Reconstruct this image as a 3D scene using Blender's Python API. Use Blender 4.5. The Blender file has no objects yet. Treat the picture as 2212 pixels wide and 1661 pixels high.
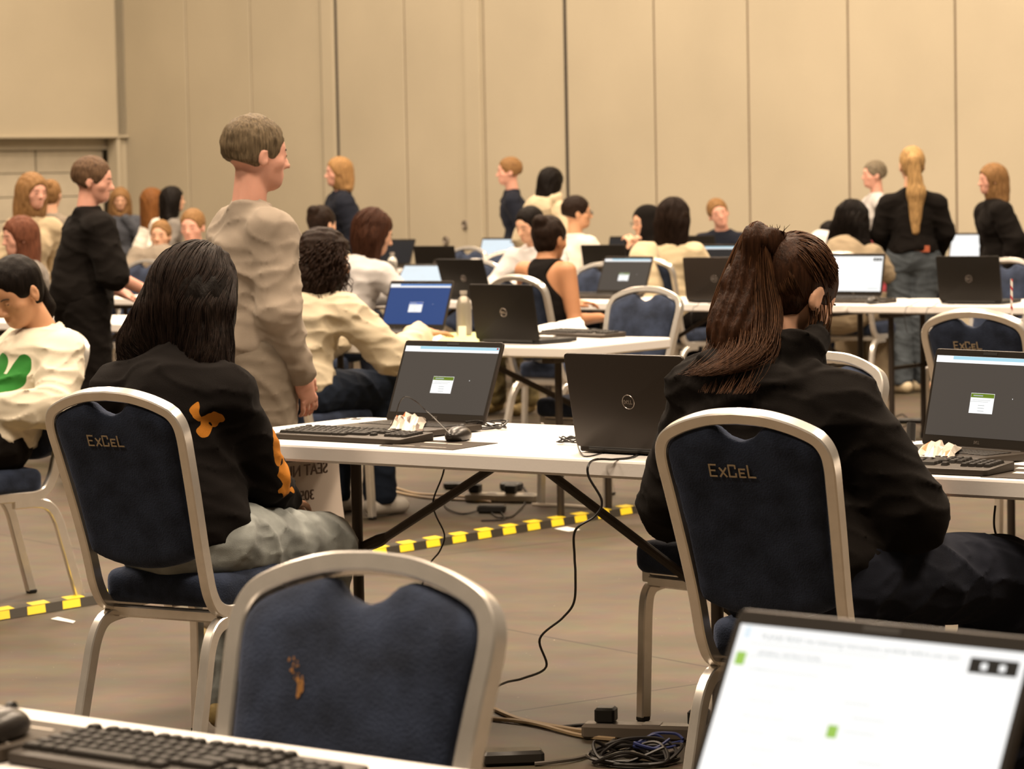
import bpy, math, random
import numpy as np
from mathutils import Vector, Matrix

# ------------------------------------------------------------------ camera, world, lights, exposure
S = bpy.context.scene
COL = S.collection
FPX, PITCH, ROLL, EYE = 6350.0, 0.0678, 0.0194, 1.411
cd = bpy.data.cameras.new('camera')
cam = bpy.data.objects.new('camera', cd)
COL.objects.link(cam)
cd.sensor_fit = 'HORIZONTAL'
cd.sensor_width = 36.0
cd.lens = FPX / 2212 * 36.0
cd.clip_start = 0.2
cd.clip_end = 200
fw = Vector((0, math.cos(PITCH), -math.sin(PITCH)))
r0 = Vector((1, 0, 0))
u0 = Vector((0, math.sin(PITCH), math.cos(PITCH)))
rr = r0 * math.cos(ROLL) - u0 * math.sin(ROLL)
uu = r0 * math.sin(ROLL) + u0 * math.cos(ROLL)
cam.matrix_world = Matrix(((rr.x, uu.x, -fw.x, 0), (rr.y, uu.y, -fw.y, 0), (rr.z, uu.z, -fw.z, EYE), (0, 0, 0, 1)))
cd.dof.use_dof = True
cd.dof.focus_distance = 6.7
cd.dof.aperture_fstop = 9.0
S.camera = cam
S.view_settings.view_transform = 'Standard'
S.view_settings.look = 'None'
S.view_settings.exposure = 0.0
S.view_settings.gamma = 1.0
S.view_settings.use_curve_mapping = False
S.cycles.use_denoising = True
S.cycles.max_bounces = 6
S.cycles.diffuse_bounces = 3
S.cycles.glossy_bounces = 3
S.cycles.sample_clamp_indirect = 4.0

w = bpy.data.worlds.new('world')
S.world = w
w.use_nodes = True
w.node_tree.nodes['Background'].inputs[0].default_value = (1.0, 0.76, 0.48, 1)
w.node_tree.nodes['Background'].inputs[1].default_value = 0.05

LIGHT = (1.0, 0.79, 0.585)
def hall_light(x, y, power, size=2.0, z=10.5):
    l = bpy.data.lights.new('hall_light', 'AREA')
    l.shape = 'SQUARE'
    l.size = size
    l.energy = power
    l.color = LIGHT
    o = bpy.data.objects.new('hall_light', l)
    COL.objects.link(o)
    o.location = (x, y, z)
    return o
for yy in (3.8, 9.8, 15.8, 21.8):
    for xx in (-7.5, -0.5, 6.5):
        hall_light(xx + (1.2 if yy in (9.8, 21.8) else 0), yy, 820)
hall_light(-3.5, 27.0, 600)
hall_light(3.0, 26.0, 420)

# ------------------------------------------------------------------ materials
MATS = {}
def nt(name):
    m = bpy.data.materials.new(name)
    m.use_nodes = True
    return m, m.node_tree, m.node_tree.nodes['Principled BSDF']
def mat(name, col, rough=0.6, metal=0.0, spec=0.5, var=0.0, vscale=8.0, stretch=(1, 1, 1), bump=0.0, bscale=60.0, sheen=0.0, emit=0.0, alpha=1.0, trans=0.0):
    if name in MATS: return MATS[name]
    m, t, b = nt(name)
    b.inputs['Base Color'].default_value = (*col, 1)
    b.inputs['Roughness'].default_value = rough
    b.inputs['Metallic'].default_value = metal
    b.inputs['Specular IOR Level'].default_value = spec
    if sheen:
        b.inputs['Sheen Weight'].default_value = sheen
        b.inputs['Sheen Roughness'].default_value = 0.4
        b.inputs['Sheen Tint'].default_value = (*[min(1, c * 4 + .1) for c in col], 1)
    if trans:
        b.inputs['Transmission Weight'].default_value = trans
    if emit:
        b.inputs['Emission Color'].default_value = (*col, 1)
        b.inputs['Emission Strength'].default_value = emit
        b.inputs['Base Color'].default_value = (0.01, 0.01, 0.01, 1)
    if var or bump:
        tc = t.nodes.new('ShaderNodeTexCoord')
        mp = t.nodes.new('ShaderNodeMapping')
        mp.inputs['Scale'].default_value = stretch
        t.links.new(tc.outputs['Object'], mp.inputs['Vector'])
    if var:
        n = t.nodes.new('ShaderNodeTexNoise')
        n.inputs['Scale'].default_value = vscale
        n.inputs['Detail'].default_value = 6
        t.links.new(mp.outputs[0], n.inputs['Vector'])
        cr = t.nodes.new('ShaderNodeValToRGB')
        cr.color_ramp.elements[0].position = 0.3
        cr.color_ramp.elements[1].position = 0.7
        cr.color_ramp.elements[0].color = (*[c * (1 - var) for c in col], 1)
        cr.color_ramp.elements[1].color = (*[min(1, c * (1 + var)) for c in col], 1)
        t.links.new(n.outputs['Fac'], cr.inputs['Fac'])
        t.links.new(cr.outputs['Color'], b.inputs['Base Color'])
    if bump:
        n2 = t.nodes.new('ShaderNodeTexNoise')
        n2.inputs['Scale'].default_value = bscale
        n2.inputs['Detail'].default_value = 4
        t.links.new(mp.outputs[0], n2.inputs['Vector'])
        bp = t.nodes.new('ShaderNodeBump')
        bp.inputs['Strength'].default_value = bump
        bp.inputs['Distance'].default_value = 0.01
        t.links.new(n2.outputs['Fac'], bp.inputs['Height'])
        t.links.new(bp.outputs[0], b.inputs['Normal'])
    MATS[name] = m
    return m

M_METAL = mat('champagne_metal', (0.88, 0.84, 0.78), rough=0.26, metal=0.7, var=0.05, vscale=30)
M_VELVET = mat('navy_velvet', (0.022, 0.031, 0.057), rough=0.85, spec=0.2, var=0.45, vscale=18, bump=0.3, bscale=260, sheen=0.7)
M_WHITE = mat('white_table_plastic', (0.86, 0.83, 0.80), rough=0.38, bump=0.03, bscale=120)
M_LEG = mat('dark_leg_paint', (0.045, 0.034, 0.026), rough=0.45, metal=0.3)
M_BLACK = mat('black_plastic', (0.012, 0.011, 0.010), rough=0.5)
M_LID = mat('laptop_lid_grey', (0.034, 0.027, 0.022), rough=0.42, metal=0.2, spec=0.3)
M_LIDB = mat('laptop_lid_black', (0.010, 0.008, 0.006), rough=0.5, spec=0.2)
M_BEZEL = mat('laptop_bezel', (0.014, 0.011, 0.008), rough=0.5, spec=0.2)
M_KEY = mat('key_plastic', (0.018, 0.015, 0.012), rough=0.45, spec=0.3)
M_KBODY = mat('keyboard_body', (0.036, 0.028, 0.021), rough=0.5, spec=0.3)
M_LOGO = mat('logo_silver', (0.45, 0.40, 0.36), rough=0.3, metal=0.8)
M_GOLD = mat('gold_embroidery', (0.44, 0.35, 0.23), rough=0.6)
M_CABLE = mat('black_cable', (0.012, 0.010, 0.009), rough=0.4)
M_CREAMC = mat('beige_cable', (0.42, 0.30, 0.17), rough=0.5)
M_PAPER = mat('paper_white', (0.85, 0.82, 0.78), rough=0.7)
def emis(name, col, st=1.0):
    return mat(name, col, rough=0.5, spec=0.06, emit=st)
E_GREY = emis('screen_grey', (0.072, 0.060, 0.050))
E_BLUE = emis('screen_blue', (0.018, 0.062, 0.22))
E_DARK = emis('screen_dark', (0.012, 0.013, 0.016))
E_WHITE = emis('screen_white', (1.0, 0.99, 0.97), 1.05)
E_PALE = emis('screen_pale', (0.80, 0.90, 0.96), 1.0)
E_CYAN = emis('screen_cyan', (0.42, 0.72, 0.86))
E_GREEN = emis('screen_green', (0.14, 0.22, 0.012))
E_LIME = emis('screen_lime', (0.36, 0.60, 0.10))
E_TEXT = emis('screen_text', (0.42, 0.46, 0.46))
E_FAINT = emis('screen_faint', (0.74, 0.78, 0.76))
E_INK = emis('screen_ink', (0.02, 0.018, 0.015))
E_RED = emis('screen_red', (0.5, 0.03, 0.02))

# ------------------------------------------------------------------ object helpers
def tag(o, label=None, cat=None, group=None, kind=None):
    if label: o['label'] = label
    if cat: o['category'] = cat
    if group: o['group'] = group
    if kind: o['kind'] = kind
    return o
def empty(name, loc, yaw=0.0, label=None, cat=None, group=None):
    o = bpy.data.objects.new(name, None)
    COL.objects.link(o)
    o.location = loc
    o.rotation_euler = (0, 0, -yaw)
    o.empty_display_size = 0.1
    return tag(o, label, cat, group)
def mesh_np(name, V, F, m, parent=None, smooth=True, sharp=None):
    """V (n,3) array, F list of index tuples or (m,4) array"""
    me = bpy.data.meshes.new(name)
    if isinstance(F, np.ndarray):
        me.vertices.add(len(V)); me.vertices.foreach_set('co', np.asarray(V, np.float32).ravel())
        nf, k = F.shape
        me.loops.add(nf * k); me.loops.foreach_set('vertex_index', F.astype(np.int32).ravel())
        me.polygons.add(nf); me.polygons.foreach_set('loop_start', np.arange(0, nf * k, k, dtype=np.int32))
        me.update(calc_edges=True)
        me.validate()
    else:
        me.from_pydata([tuple(v) for v in V], [], F)
        me.update()
    me.polygons.foreach_set('use_smooth', np.full(len(me.polygons), smooth, dtype=bool))
    if sharp is not None and smooth:
        me.set_sharp_from_angle(angle=sharp)
    me.materials.append(m)
    o = bpy.data.objects.new(name, me)
    COL.objects.link(o)
    if parent is not None: o.parent = parent
    return o
class MB:
    """collects boxes, tubes and plates into ONE mesh"""
    def __init__(s): s.V = []; s.F = []
    def add(s, V, F):
        k = len(s.V)
        s.V += [tuple(map(float, v)) for v in V]
        s.F += [tuple(i + k for i in f) for f in F]
        return s
    def box(s, c, d, R=None, b=0.0):
        x, y, z = d[0] / 2, d[1] / 2, d[2] / 2
        b = min(b, x * .9, y * .9, z * .9)
        if b <= 0:
            V = [(sx * x, sy * y, sz * z) for sz in (-1, 1) for sy in (-1, 1) for sx in (-1, 1)]
            F = [(0, 2, 3, 1), (4, 5, 7, 6), (0, 1, 5, 4), (2, 6, 7, 3), (0, 4, 6, 2), (1, 3, 7, 5)]
        else:
            V = []; F = []
            def ring(xx, yy, zz, cc):
                return [(xx - cc, -yy, zz), (xx, -yy + cc, zz), (xx, yy - cc, zz), (xx - cc, yy, zz), (-xx + cc, yy, zz), (-xx, yy - cc, zz), (-xx, -yy + cc, zz), (-xx + cc, -yy, zz)]
            V += ring(x - b, y - b, -z, b * .6); V += ring(x, y, -z + b, b); V += ring(x, y, z - b, b); V += ring(x - b, y - b, z, b * .6)
            for r in range(3):
                for i in range(8):
                    j = (i + 1) % 8
                    F.append((r * 8 + i, r * 8 + j, r * 8 + 8 + j, r * 8 + 8 + i))
            F.append(tuple(range(7, -1, -1))); F.append(tuple(range(24, 32)))
        c = Vector(c)
        if R is not None: V = [R @ Vector(v) + c for v in V]
        else: V = [Vector(v) + c for v in V]
        return s.add(V, F)
    def tube(s, pts, rad, n=8, ref=None, sec=None, closed=False, caps=True):
        """sweep; rad number or list; sec = list of 2D section points (overrides the circle)"""
        P = [Vector(p) for p in pts]
        N = len(P)
        rads = rad if isinstance(rad, (list, tuple)) else [rad] * N
        if sec is None: sec = [(math.cos(2 * math.pi * i / n), math.sin(2 * math.pi * i / n)) for i in range(n)]; us = True
        else: us = False
        n = len(sec)
        V = []; prev = None
        for i in range(N):
            if closed: T = (P[(i + 1) % N] - P[i - 1]).normalized()
            else: T = (P[min(i + 1, N - 1)] - P[max(i - 1, 0)]).normalized()
            if prev is None:
                r = Vector(ref) if ref is not None else (Vector((0, 0, 1)) if abs(T.z) < .9 else Vector((1, 0, 0)))
            else: r = prev
            A = (r - T * r.dot(T)).normalized()
            prev = A
            B = T.cross(A)
            k = rads[i] if us else 1.0
            V += [P[i] + A * (a * k) + B * (b * k) for a, b in sec]
        F = []
        for i in range(N if closed else N - 1):
            a, b = i * n, ((i + 1) % N) * n
            for j in range(n):
                jj = (j + 1) % n
                F.append((a + j, a + jj, b + jj, b + j))
        if not closed and caps:
            F.append(tuple(range(n - 1, -1, -1))); F.append(tuple(range((N - 1) * n, N * n)))
        return s.add(V, F)
    def prism(s, poly, z0, z1, b=0.0, fn=None):
        """vertical extrusion of a ccw polygon with a small bevel"""
        n = len(poly)
        c = Vector((sum(p[0] for p in poly) / n, sum(p[1] for p in poly) / n))
        def inset(k):
            out = []
            for i in range(n):
                p = Vector(poly[i]); a = Vector(poly[i - 1]); q = Vector(poly[(i + 1) % n])
                d = (q - a).normalized(); nr = Vector((-d.y, d.x))
                out.append(p + nr * k)
            return out
        if b > 0: L = [(inset(b), z0), (inset(0), z0 + b), (inset(0), z1 - b), (inset(b * .3), z1 - b * .3), (inset(b), z1)]
        else: L = [(inset(0), z0), (inset(0), z1)]
        V = []; F = []
        for ring, z in L: V += [(p.x, p.y, z) for p in ring]
        for r in range(len(L) - 1):
            for i in range(n):
                j = (i + 1) % n
                F.append((r * n + i, r * n + j, r * n + n + j, r * n + n + i))
        F.append(tuple(range(n - 1, -1, -1))); F.append(tuple(range((len(L) - 1) * n, len(L) * n)))
        if fn: V = [fn(v) for v in V]
        return s.add(V, F)
    def build(s, name, m, parent=None, smooth=True, sharp=0.6):
        return mesh_np(name, s.V, s.F, m, parent, smooth, sharp)
def catmull(pts, k=8, closed=False):
    P = [Vector(p) for p in pts]
    out = []; n = len(P)
    for i in range(n if closed else n - 1):
        if closed: a, b, c, d = P[i - 1], P[i], P[(i + 1) % n], P[(i + 2) % n]
        else: a, b, c, d = P[max(i - 1, 0)], P[i], P[i + 1], P[min(i + 2, n - 1)]
        for j in range(k):
            t = j / k
            out.append(0.5 * ((2 * b) + (c - a) * t + (2 * a - 5 * b + 4 * c - d) * t * t + (3 * b - a - 3 * c + d) * t ** 3))
    if not closed: out.append(P[-1])
    return out
def rrect(x, y, r, n=5, cx=0, cy=0):
    out = []
    for sx, sy, a0 in ((1, -1, -90), (1, 1, 0), (-1, 1, 90), (-1, -1, 180)):
        for i in range(n + 1):
            a = math.radians(a0 + 90 * i / n)
            out.append((cx + sx * (x - r) + r * math.cos(a), cy + sy * (y - r) + r * math.sin(a)))
    return out
def lathe(prof, n=20, c=(0, 0, 0)):
    V = []; F = []
    for r, z in prof:
        V += [(c[0] + r * math.cos(2 * math.pi * i / n), c[1] + r * math.sin(2 * math.pi * i / n), c[2] + z) for i in range(n)]
    for k in range(len(prof) - 1):
        for i in range(n):
            j = (i + 1) % n
            F.append((k * n + i, k * n + j, k * n + n + j, k * n + n + i))
    F.append(tuple(range(n - 1, -1, -1))); F.append(tuple(range((len(prof) - 1) * n, len(prof) * n)))
    return V, F
def copy_tree(o, parent=None):
    c = o.copy()
    COL.objects.link(c)
    if parent is not None: c.parent = parent
    for ch in list(KIDS.get(o.name, [])) or [x for x in o.children]:
        copy_tree(ch, c)
    return c
KIDS = {}
def text_mesh(s, size, m, parent, name='lettering', thick=0.0004, mirror=False, align='CENTER'):
    cu = bpy.data.curves.new('txt', 'FONT')
    cu.body = s; cu.size = size; cu.extrude = thick; cu.align_x = align
    o = bpy.data.objects.new('txt', cu)
    COL.objects.link(o)
    dg = bpy.context.evaluated_depsgraph_get()
    me = bpy.data.meshes.new_from_object(o.evaluated_get(dg))
    bpy.data.objects.remove(o); bpy.data.curves.remove(cu)
    me.name = name
    if mirror:
        for v in me.vertices: v.co.x = -v.co.x
        me.flip_normals()
    me.materials.clear(); me.materials.append(m)
    ob = bpy.data.objects.new(name, me)
    COL.objects.link(ob)
    if parent is not None: ob.parent = parent
    return ob
GL = {'E': [((0, 0), (0, 1)), ((0, 1), (.75, 1)), ((0, .5), (.6, .5)), ((0, 0), (.75, 0))],
      'X': [((0, 0), (.8, 1)), ((0, 1), (.8, 0))],
      'C': [((.8, .75), (.8, 1)), ((.8, 1), (0, 1)), ((0, 1), (0, 0)), ((0, 0), (.8, 0)), ((.8, 0), (.8, .25))],
      'L': [((0, 1), (0, 0)), ((0, 0), (.75, 0))],
      'D': [((0, 0), (0, 1)), ((0, 1), (.5, 1)), ((.5, 1), (.8, .6)), ((.8, .6), (.8, .4)), ((.8, .4), (.5, 0)), ((.5, 0), (0, 0))],
      'e': [((0.1, .25), (.8, .75)), ((.8, .75), (.45, 1)), ((.45, 1), (.05, .6)), ((.05, .6), (.15, .1)), ((.15, .1), (.6, .0))]}
def stroke_text(items, w, th, fn):
    """items: (glyph, x, z, width, height). fn maps (x,z,depth) to a point"""
    mb = MB()
    for g, x0, z0, ww, hh in items:
        for (a, b) in GL[g]:
            p = Vector((x0 + a[0] * ww, z0 + a[1] * hh)); q = Vector((x0 + b[0] * ww, z0 + b[1] * hh))
            d = (q - p).normalized(); nn = Vector((-d.y, d.x)) * w / 2; e = d * w / 2
            P = [p - e - nn, q + e - nn, q + e + nn, p - e + nn]
            V = [fn(v.x, v.y, k) for k in (0, th) for v in P]
            mb.add(V, [(3, 2, 1, 0), (4, 5, 6, 7), (0, 1, 5, 4), (1, 2, 6, 5), (2, 3, 7, 6), (3, 0, 4, 7)])
    return mb

# ------------------------------------------------------------------ signed distance shapes -> one smooth mesh
def rc(p, a, b, ra, rb, sx=1.0):
    a = np.asarray(a, np.float32); b = np.asarray(b, np.float32)
    ab = b - a; L = float(ab @ ab) + 1e-9
    t = np.clip((p - a) @ ab / L, 0, 1)
    d = p - a - t[:, None] * ab
    if sx != 1.0:
        d = d * np.array([1 / sx, 1, 1], np.float32)
    return np.sqrt((d * d).sum(1)) - (ra + (rb - ra) * t)
def el(p, c, r):
    q = p - np.asarray(c, np.float32); r = np.asarray(r, np.float32)
    k0 = np.sqrt(((q / r) ** 2).sum(1)); k1 = np.sqrt(((q / (r * r)) ** 2).sum(1)) + 1e-9
    return k0 * (k0 - 1) / k1
def smin(a, b, k):
    h = np.clip(0.5 + 0.5 * (b - a) / k, 0, 1)
    return b + (a - b) * h - k * h * (1 - h)
def smax(a, b, k): return -smin(-a, -b, k)
def wob(p, f, seed=0.0):
    x, y, z = p[:, 0] * f + seed, p[:, 1] * f + seed * 1.7, p[:, 2] * f - seed
    return (np.sin(x + 1.7 * np.sin(y * .7 + z)) * np.sin(y + 1.3 * np.sin(z * .8 + x * .5)) + np.sin(z * 1.1 + 1.9 * np.sin(x * .6 - y * .9))) * .5
def sdf_mesh(fn, lo, hi, h):
    lo = np.array(lo, np.float32); hi = np.array(hi, np.float32)
    B = 6
    nb = np.ceil((hi - lo) / (h * B)).astype(int) + 1
    n = nb * B + 1
    gx, gy, gz = np.meshgrid(*[np.arange(k) for k in nb], indexing='ij')
    bc = np.stack([gx.ravel(), gy.ravel(), gz.ravel()], 1)
    cen = lo + (bc * B + B / 2) * h
    dc = fn(cen.astype(np.float32))
    act = np.abs(dc) < h * B * 1.15 + .012
    D = np.repeat(np.repeat(np.repeat(np.sign(dc).reshape(nb).astype(np.float32), B, 0), B, 1), B, 2)
    D = np.pad(D, ((0, 1), (0, 1), (0, 1)), mode='edge')
    ab = bc[act]
    o = np.stack(np.meshgrid(np.arange(B + 1), np.arange(B + 1), np.arange(B + 1), indexing='ij'), -1).reshape(-1, 3)
    for s in range(0, len(ab), 400):
        idx = (ab[s:s + 400, None, :] * B + o[None]).reshape(-1, 3)
        v = fn((lo + idx * h).astype(np.float32))
        D[idx[:, 0], idx[:, 1], idx[:, 2]] = v
    # surface nets
    ins = D < 0
    cm = np.zeros(tuple(k - 1 for k in n), np.int8)
    for a in (0, 1):
        for b in (0, 1):
            for c in (0, 1):
                cm += ins[a:n[0] - 1 + a, b:n[1] - 1 + b, c:n[2] - 1 + c]
    cells = np.argwhere((cm > 0) & (cm < 8))
    if len(cells) == 0: return np.zeros((0, 3)), np.zeros((0, 4), int)
    acc = np.zeros((len(cells), 3), np.float32); cnt = np.zeros(len(cells), np.float32)
    corners = [(a, b, c) for a in (0, 1) for b in (0, 1) for c in (0, 1)]
    val = {c: D[cells[:, 0] + c[0], cells[:, 1] + c[1], cells[:, 2] + c[2]] for c in corners}
    for c in corners:
        for ax in range(3):
            if c[ax] == 0:
                e = list(c); e[ax] = 1; e = tuple(e)
                v0, v1 = val[c], val[e]
                m = (v0 < 0) != (v1 < 0)
                t = np.clip(v0 / (v0 - v1 + 1e-12), 0, 1)
                pos = np.tile(np.array(c, np.float32), (len(cells), 1)); pos[:, ax] = t
                acc[m] += pos[m]; cnt[m] += 1
    V = lo + (cells + acc / cnt[:, None]) * h
    ID = np.full(cm.shape, -1, np.int32)
    ID[cells[:, 0], cells[:, 1], cells[:, 2]] = np.arange(len(cells))
    quads = []
    for ax in range(3):
        sl0 = [slice(None)] * 3; sl1 = [slice(None)] * 3
        sl0[ax] = slice(0, n[ax] - 1); sl1[ax] = slice(1, n[ax])
        a, b = ins[tuple(sl0)], ins[tuple(sl1)]
        E = np.argwhere(a != b)
        u, v = (ax + 1) % 3, (ax + 2) % 3
        ok = (E[:, u] > 0) & (E[:, v] > 0) & (E[:, u] < n[u] - 1) & (E[:, v] < n[v] - 1)
        E = E[ok]
        flip = a[E[:, 0], E[:, 1], E[:, 2]]
        def g(du, dv):
            q = E.copy(); q[:, u] -= du; q[:, v] -= dv
            return ID[q[:, 0], q[:, 1], q[:, 2]]
        Q = np.stack([g(1, 1), g(0, 1), g(0, 0), g(1, 0)], 1)
        Q[~flip] = Q[~flip][:, ::-1]
        quads.append(Q)
    F = np.concatenate(quads)
    F = F[(F >= 0).all(1)]
    return V, F

# ------------------------------------------------------------------ the room
TA = 0.62
def place_dir(a): return Vector((math.cos(a), -math.sin(a), 0)), Vector((math.sin(a), math.cos(a), 0))
def floor_material():
    m, t, b = nt('exhibition_floor')
    tc = t.nodes.new('ShaderNodeTexCoord')
    def noise(sc, det, st=(1, 1, 1)):
        mp = t.nodes.new('ShaderNodeMapping'); mp.inputs['Scale'].default_value = st
        mp.inputs['Rotation'].default_value = (0, 0, 0.5)
        t.links.new(tc.outputs['Object'], mp.inputs['Vector'])
        n = t.nodes.new('ShaderNodeTexNoise'); n.inputs['Scale'].default_value = sc; n.inputs['Detail'].default_value = det
        t.links.new(mp.outputs[0], n.inputs['Vector']); return n
    n1 = noise(1.3, 12, (1, 2.2, 1)); n2 = noise(9, 10); n3 = noise(70, 3)
    cr = t.nodes.new('ShaderNodeValToRGB')
    cr.color_ramp.elements[0].position = .3; cr.color_ramp.elements[1].position = .72
    cr.color_ramp.elements[0].color = (0.050, 0.037, 0.0235, 1); cr.color_ramp.elements[1].color = (0.088, 0.067, 0.044, 1)
    t.links.new(n1.outputs['Fac'], cr.inputs['Fac'])
    mx = t.nodes.new('ShaderNodeMix'); mx.data_type = 'RGBA'; mx.blend_type = 'OVERLAY'; mx.inputs[0].default_value = .35
    t.links.new(cr.outputs['Color'], mx.inputs[6]); t.links.new(n2.outputs['Color'], mx.inputs[7])
    # pale specks of dirt
    c3 = t.nodes.new('ShaderNodeValToRGB'); c3.color_ramp.elements[0].position = .735; c3.color_ramp.elements[1].position = .77
    t.links.new(n3.outputs['Fac'], c3.inputs['Fac'])
    m2 = t.nodes.new('ShaderNodeMix'); m2.data_type = 'RGBA'
    t.links.new(c3.outputs['Color'], m2.inputs[0]); t.links.new(mx.outputs[2], m2.inputs[6]); m2.inputs[7].default_value = (.42, .36, .28, 1)
    # joints between the slabs
    mp = t.nodes.new('ShaderNodeMapping'); mp.inputs['Rotation'].default_value = (0, 0, .94); mp.inputs['Location'].default_value = (.52, .35, 0)
    t.links.new(tc.outputs['Object'], mp.inputs['Vector'])
    br = t.nodes.new('ShaderNodeTexBrick'); br.offset = 0; br.inputs['Scale'].default_value = 1; br.inputs['Brick Width'].default_value = 2.9; br.inputs['Row Height'].default_value = 2.9
    br.inputs['Mortar Size'].default_value = .006; br.inputs['Color1'].default_value = (1, 1, 1, 1); br.inputs['Color2'].default_value = (1, 1, 1, 1); br.inputs['Mortar'].default_value = (.32, .28, .24, 1)
    t.links.new(mp.outputs[0], br.inputs['Vector'])
    m3 = t.nodes.new('ShaderNodeMix'); m3.data_type = 'RGBA'; m3.blend_type = 'MULTIPLY'; m3.inputs[0].default_value = 1
    t.links.new(m2.outputs[2], m3.inputs[6]); t.links.new(br.outputs['Color'], m3.inputs[7])
    t.links.new(m3.outputs[2], b.inputs['Base Color'])
    b.inputs['Roughness'].default_value = .62; b.inputs['Specular IOR Level'].default_value = .3
    return m
mb = MB(); mb.add([(-30, -6, 0), (30, -6, 0), (30, 60, 0), (-30, 60, 0)], [(0, 1, 2, 3)])
tag(mb.build('floor', floor_material(), smooth=False), kind='structure')

def wall_material(name, col, panel=None):
    m, t, b = nt(name)
    tc = t.nodes.new('ShaderNodeTexCoord')
    n = t.nodes.new('ShaderNodeTexNoise'); n.inputs['Scale'].default_value = .9; n.inputs['Detail'].default_value = 7
    t.links.new(tc.outputs['Object'], n.inputs['Vector'])
    cr = t.nodes.new('ShaderNodeValToRGB'); cr.color_ramp.elements[0].position = .25; cr.color_ramp.elements[1].position = .75
    cr.color_ramp.elements[0].color = (*[c * .93 for c in col], 1); cr.color_ramp.elements[1].color = (*[min(1, c * 1.05) for c in col], 1)
    t.links.new(n.outputs['Fac'], cr.inputs['Fac']); t.links.new(cr.outputs['Color'], b.inputs['Base Color'])
    b.inputs['Roughness'].default_value = .75; b.inputs['Specular IOR Level'].default_value = .2
    return m
M_WALL = wall_material('beige_wall_panels', (0.51, 0.45, 0.335))
M_JOINT = mat('panel_joint', (0.18, 0.125, 0.085), rough=.8)
M_SEAL = mat('panel_seal', (0.045, 0.035, 0.028), rough=.8)
WB = 0.838
wt = Vector((math.cos(WB), -math.sin(WB), 0)); wn = Vector((math.sin(WB), math.cos(WB), 0))
W0 = Vector((-0.222, 29.4, 0))      # panel joint seen at the middle of the wall
def wall_pt(s, d=0.0, z=0.0): return W0 + wt * s + wn * d + Vector((0, 0, z))
def wall_frame(): return Matrix((wt, wn, Vector((0, 0, 1)))).transposed()
WR = wall_frame()
wall = MB()
CORNER = -6.24
joints = [CORNER, -5.02, -3.83, -2.33, -1.22, 0.0, 1.2, 2.4, 3.6, 4.8, 6.0, 7.2, 8.4, 9.6]
for a, b_ in zip(joints[:-1], joints[1:]):
    wall.box(wall_pt((a + b_) / 2, .05, 6), (b_ - a - .022, .10, 12), WR, b=.006)
wall.box(wall_pt(1.6, .16, 6), (18, .1, 12), WR)
wo = wall.build('wall_back', M_WALL); tag(wo, kind='structure')
jm = MB()
for k, s in enumerate(joints[1:-1]):
    jm.box(wall_pt(s, .045, 6), (.026 if k not in (3, 5) else .03, .06, 11.9), WR)
jo = jm.build('joint_strips', M_JOINT, wo)
js = MB()
for s in (-3.83 + 1.26, 1.2, -2.33):
    js.box(wall_pt(s, .004, 6), (.03, .03, 11.9), WR)
js.build('rubber_seal', M_SEAL, wo)
# raised posts between groups of panels
for s, wd in ((-2.44, .20), (-.13, .23)):
    p = MB(); p.box(wall_pt(s, -.02, 6), (wd, .05, 12), WR, b=.004)
    tag(p.build('trim_%d' % (1 if s < -1 else 2), M_WALL), kind='structure')
# short wall with a wide doorway, left of the corner
def lw(k, z=0.0, d=0.0): return wall_pt(CORNER, 0, z) - wn * k + wt * d
lm = MB(); LR = Matrix((wn, wt, Vector((0, 0, 1)))).transposed()
DH = 2.04
lm.box(lw(.05, 6, -.1), (.12, .2, 12), LR)
lm.box(lw(4.0, DH + 5, -.1), (8.0, .2, 10), LR)
tag(lm.build('wall_left', M_WALL), kind='structure')
fr = MB(); fr.box(lw(.13, DH / 2, -.06), (.05, .2, DH), LR, b=.005); fr.box(lw(4, DH + .012, -.05), (8, .22, .03), LR, b=.005)
tag(fr.build('trim_3', mat('door_trim', (.52, .46, .345), rough=.6)), kind='structure')
dm = MB()
for k in range(7):
    for r in range(7):
        dm.box(lw(.62 + k * .92, .16 + r * .27, -.26), (.90, .05, .262), LR, b=.006)
dm.box(lw(4, DH - .06, -.2), (8, .04, .14), LR)
tag(dm.build('door_1', mat('shutter_door', (.55, .49, .38), rough=.6, var=.05)), kind='structure')
# round lock covers low on a wall panel
for k, (s, z) in enumerate(((-.32, 1.02), (-.62, .86))):
    V, F = lathe([(.0, .0), (.046, .0), (.048, .012), (.036, .02), (.03, .008), (0, .006)], 20)
    Q = Matrix((wt, Vector((0, 0, 1)), -wn)).transposed()
    m_ = MB(); m_.add([Q @ Vector(v) + wall_pt(s, -.001, z) for v in V], F)
    m_.build('lock_cover', mat('lock_cover_grey', (.28, .24, .2), rough=.4, metal=.5), wo)

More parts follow.
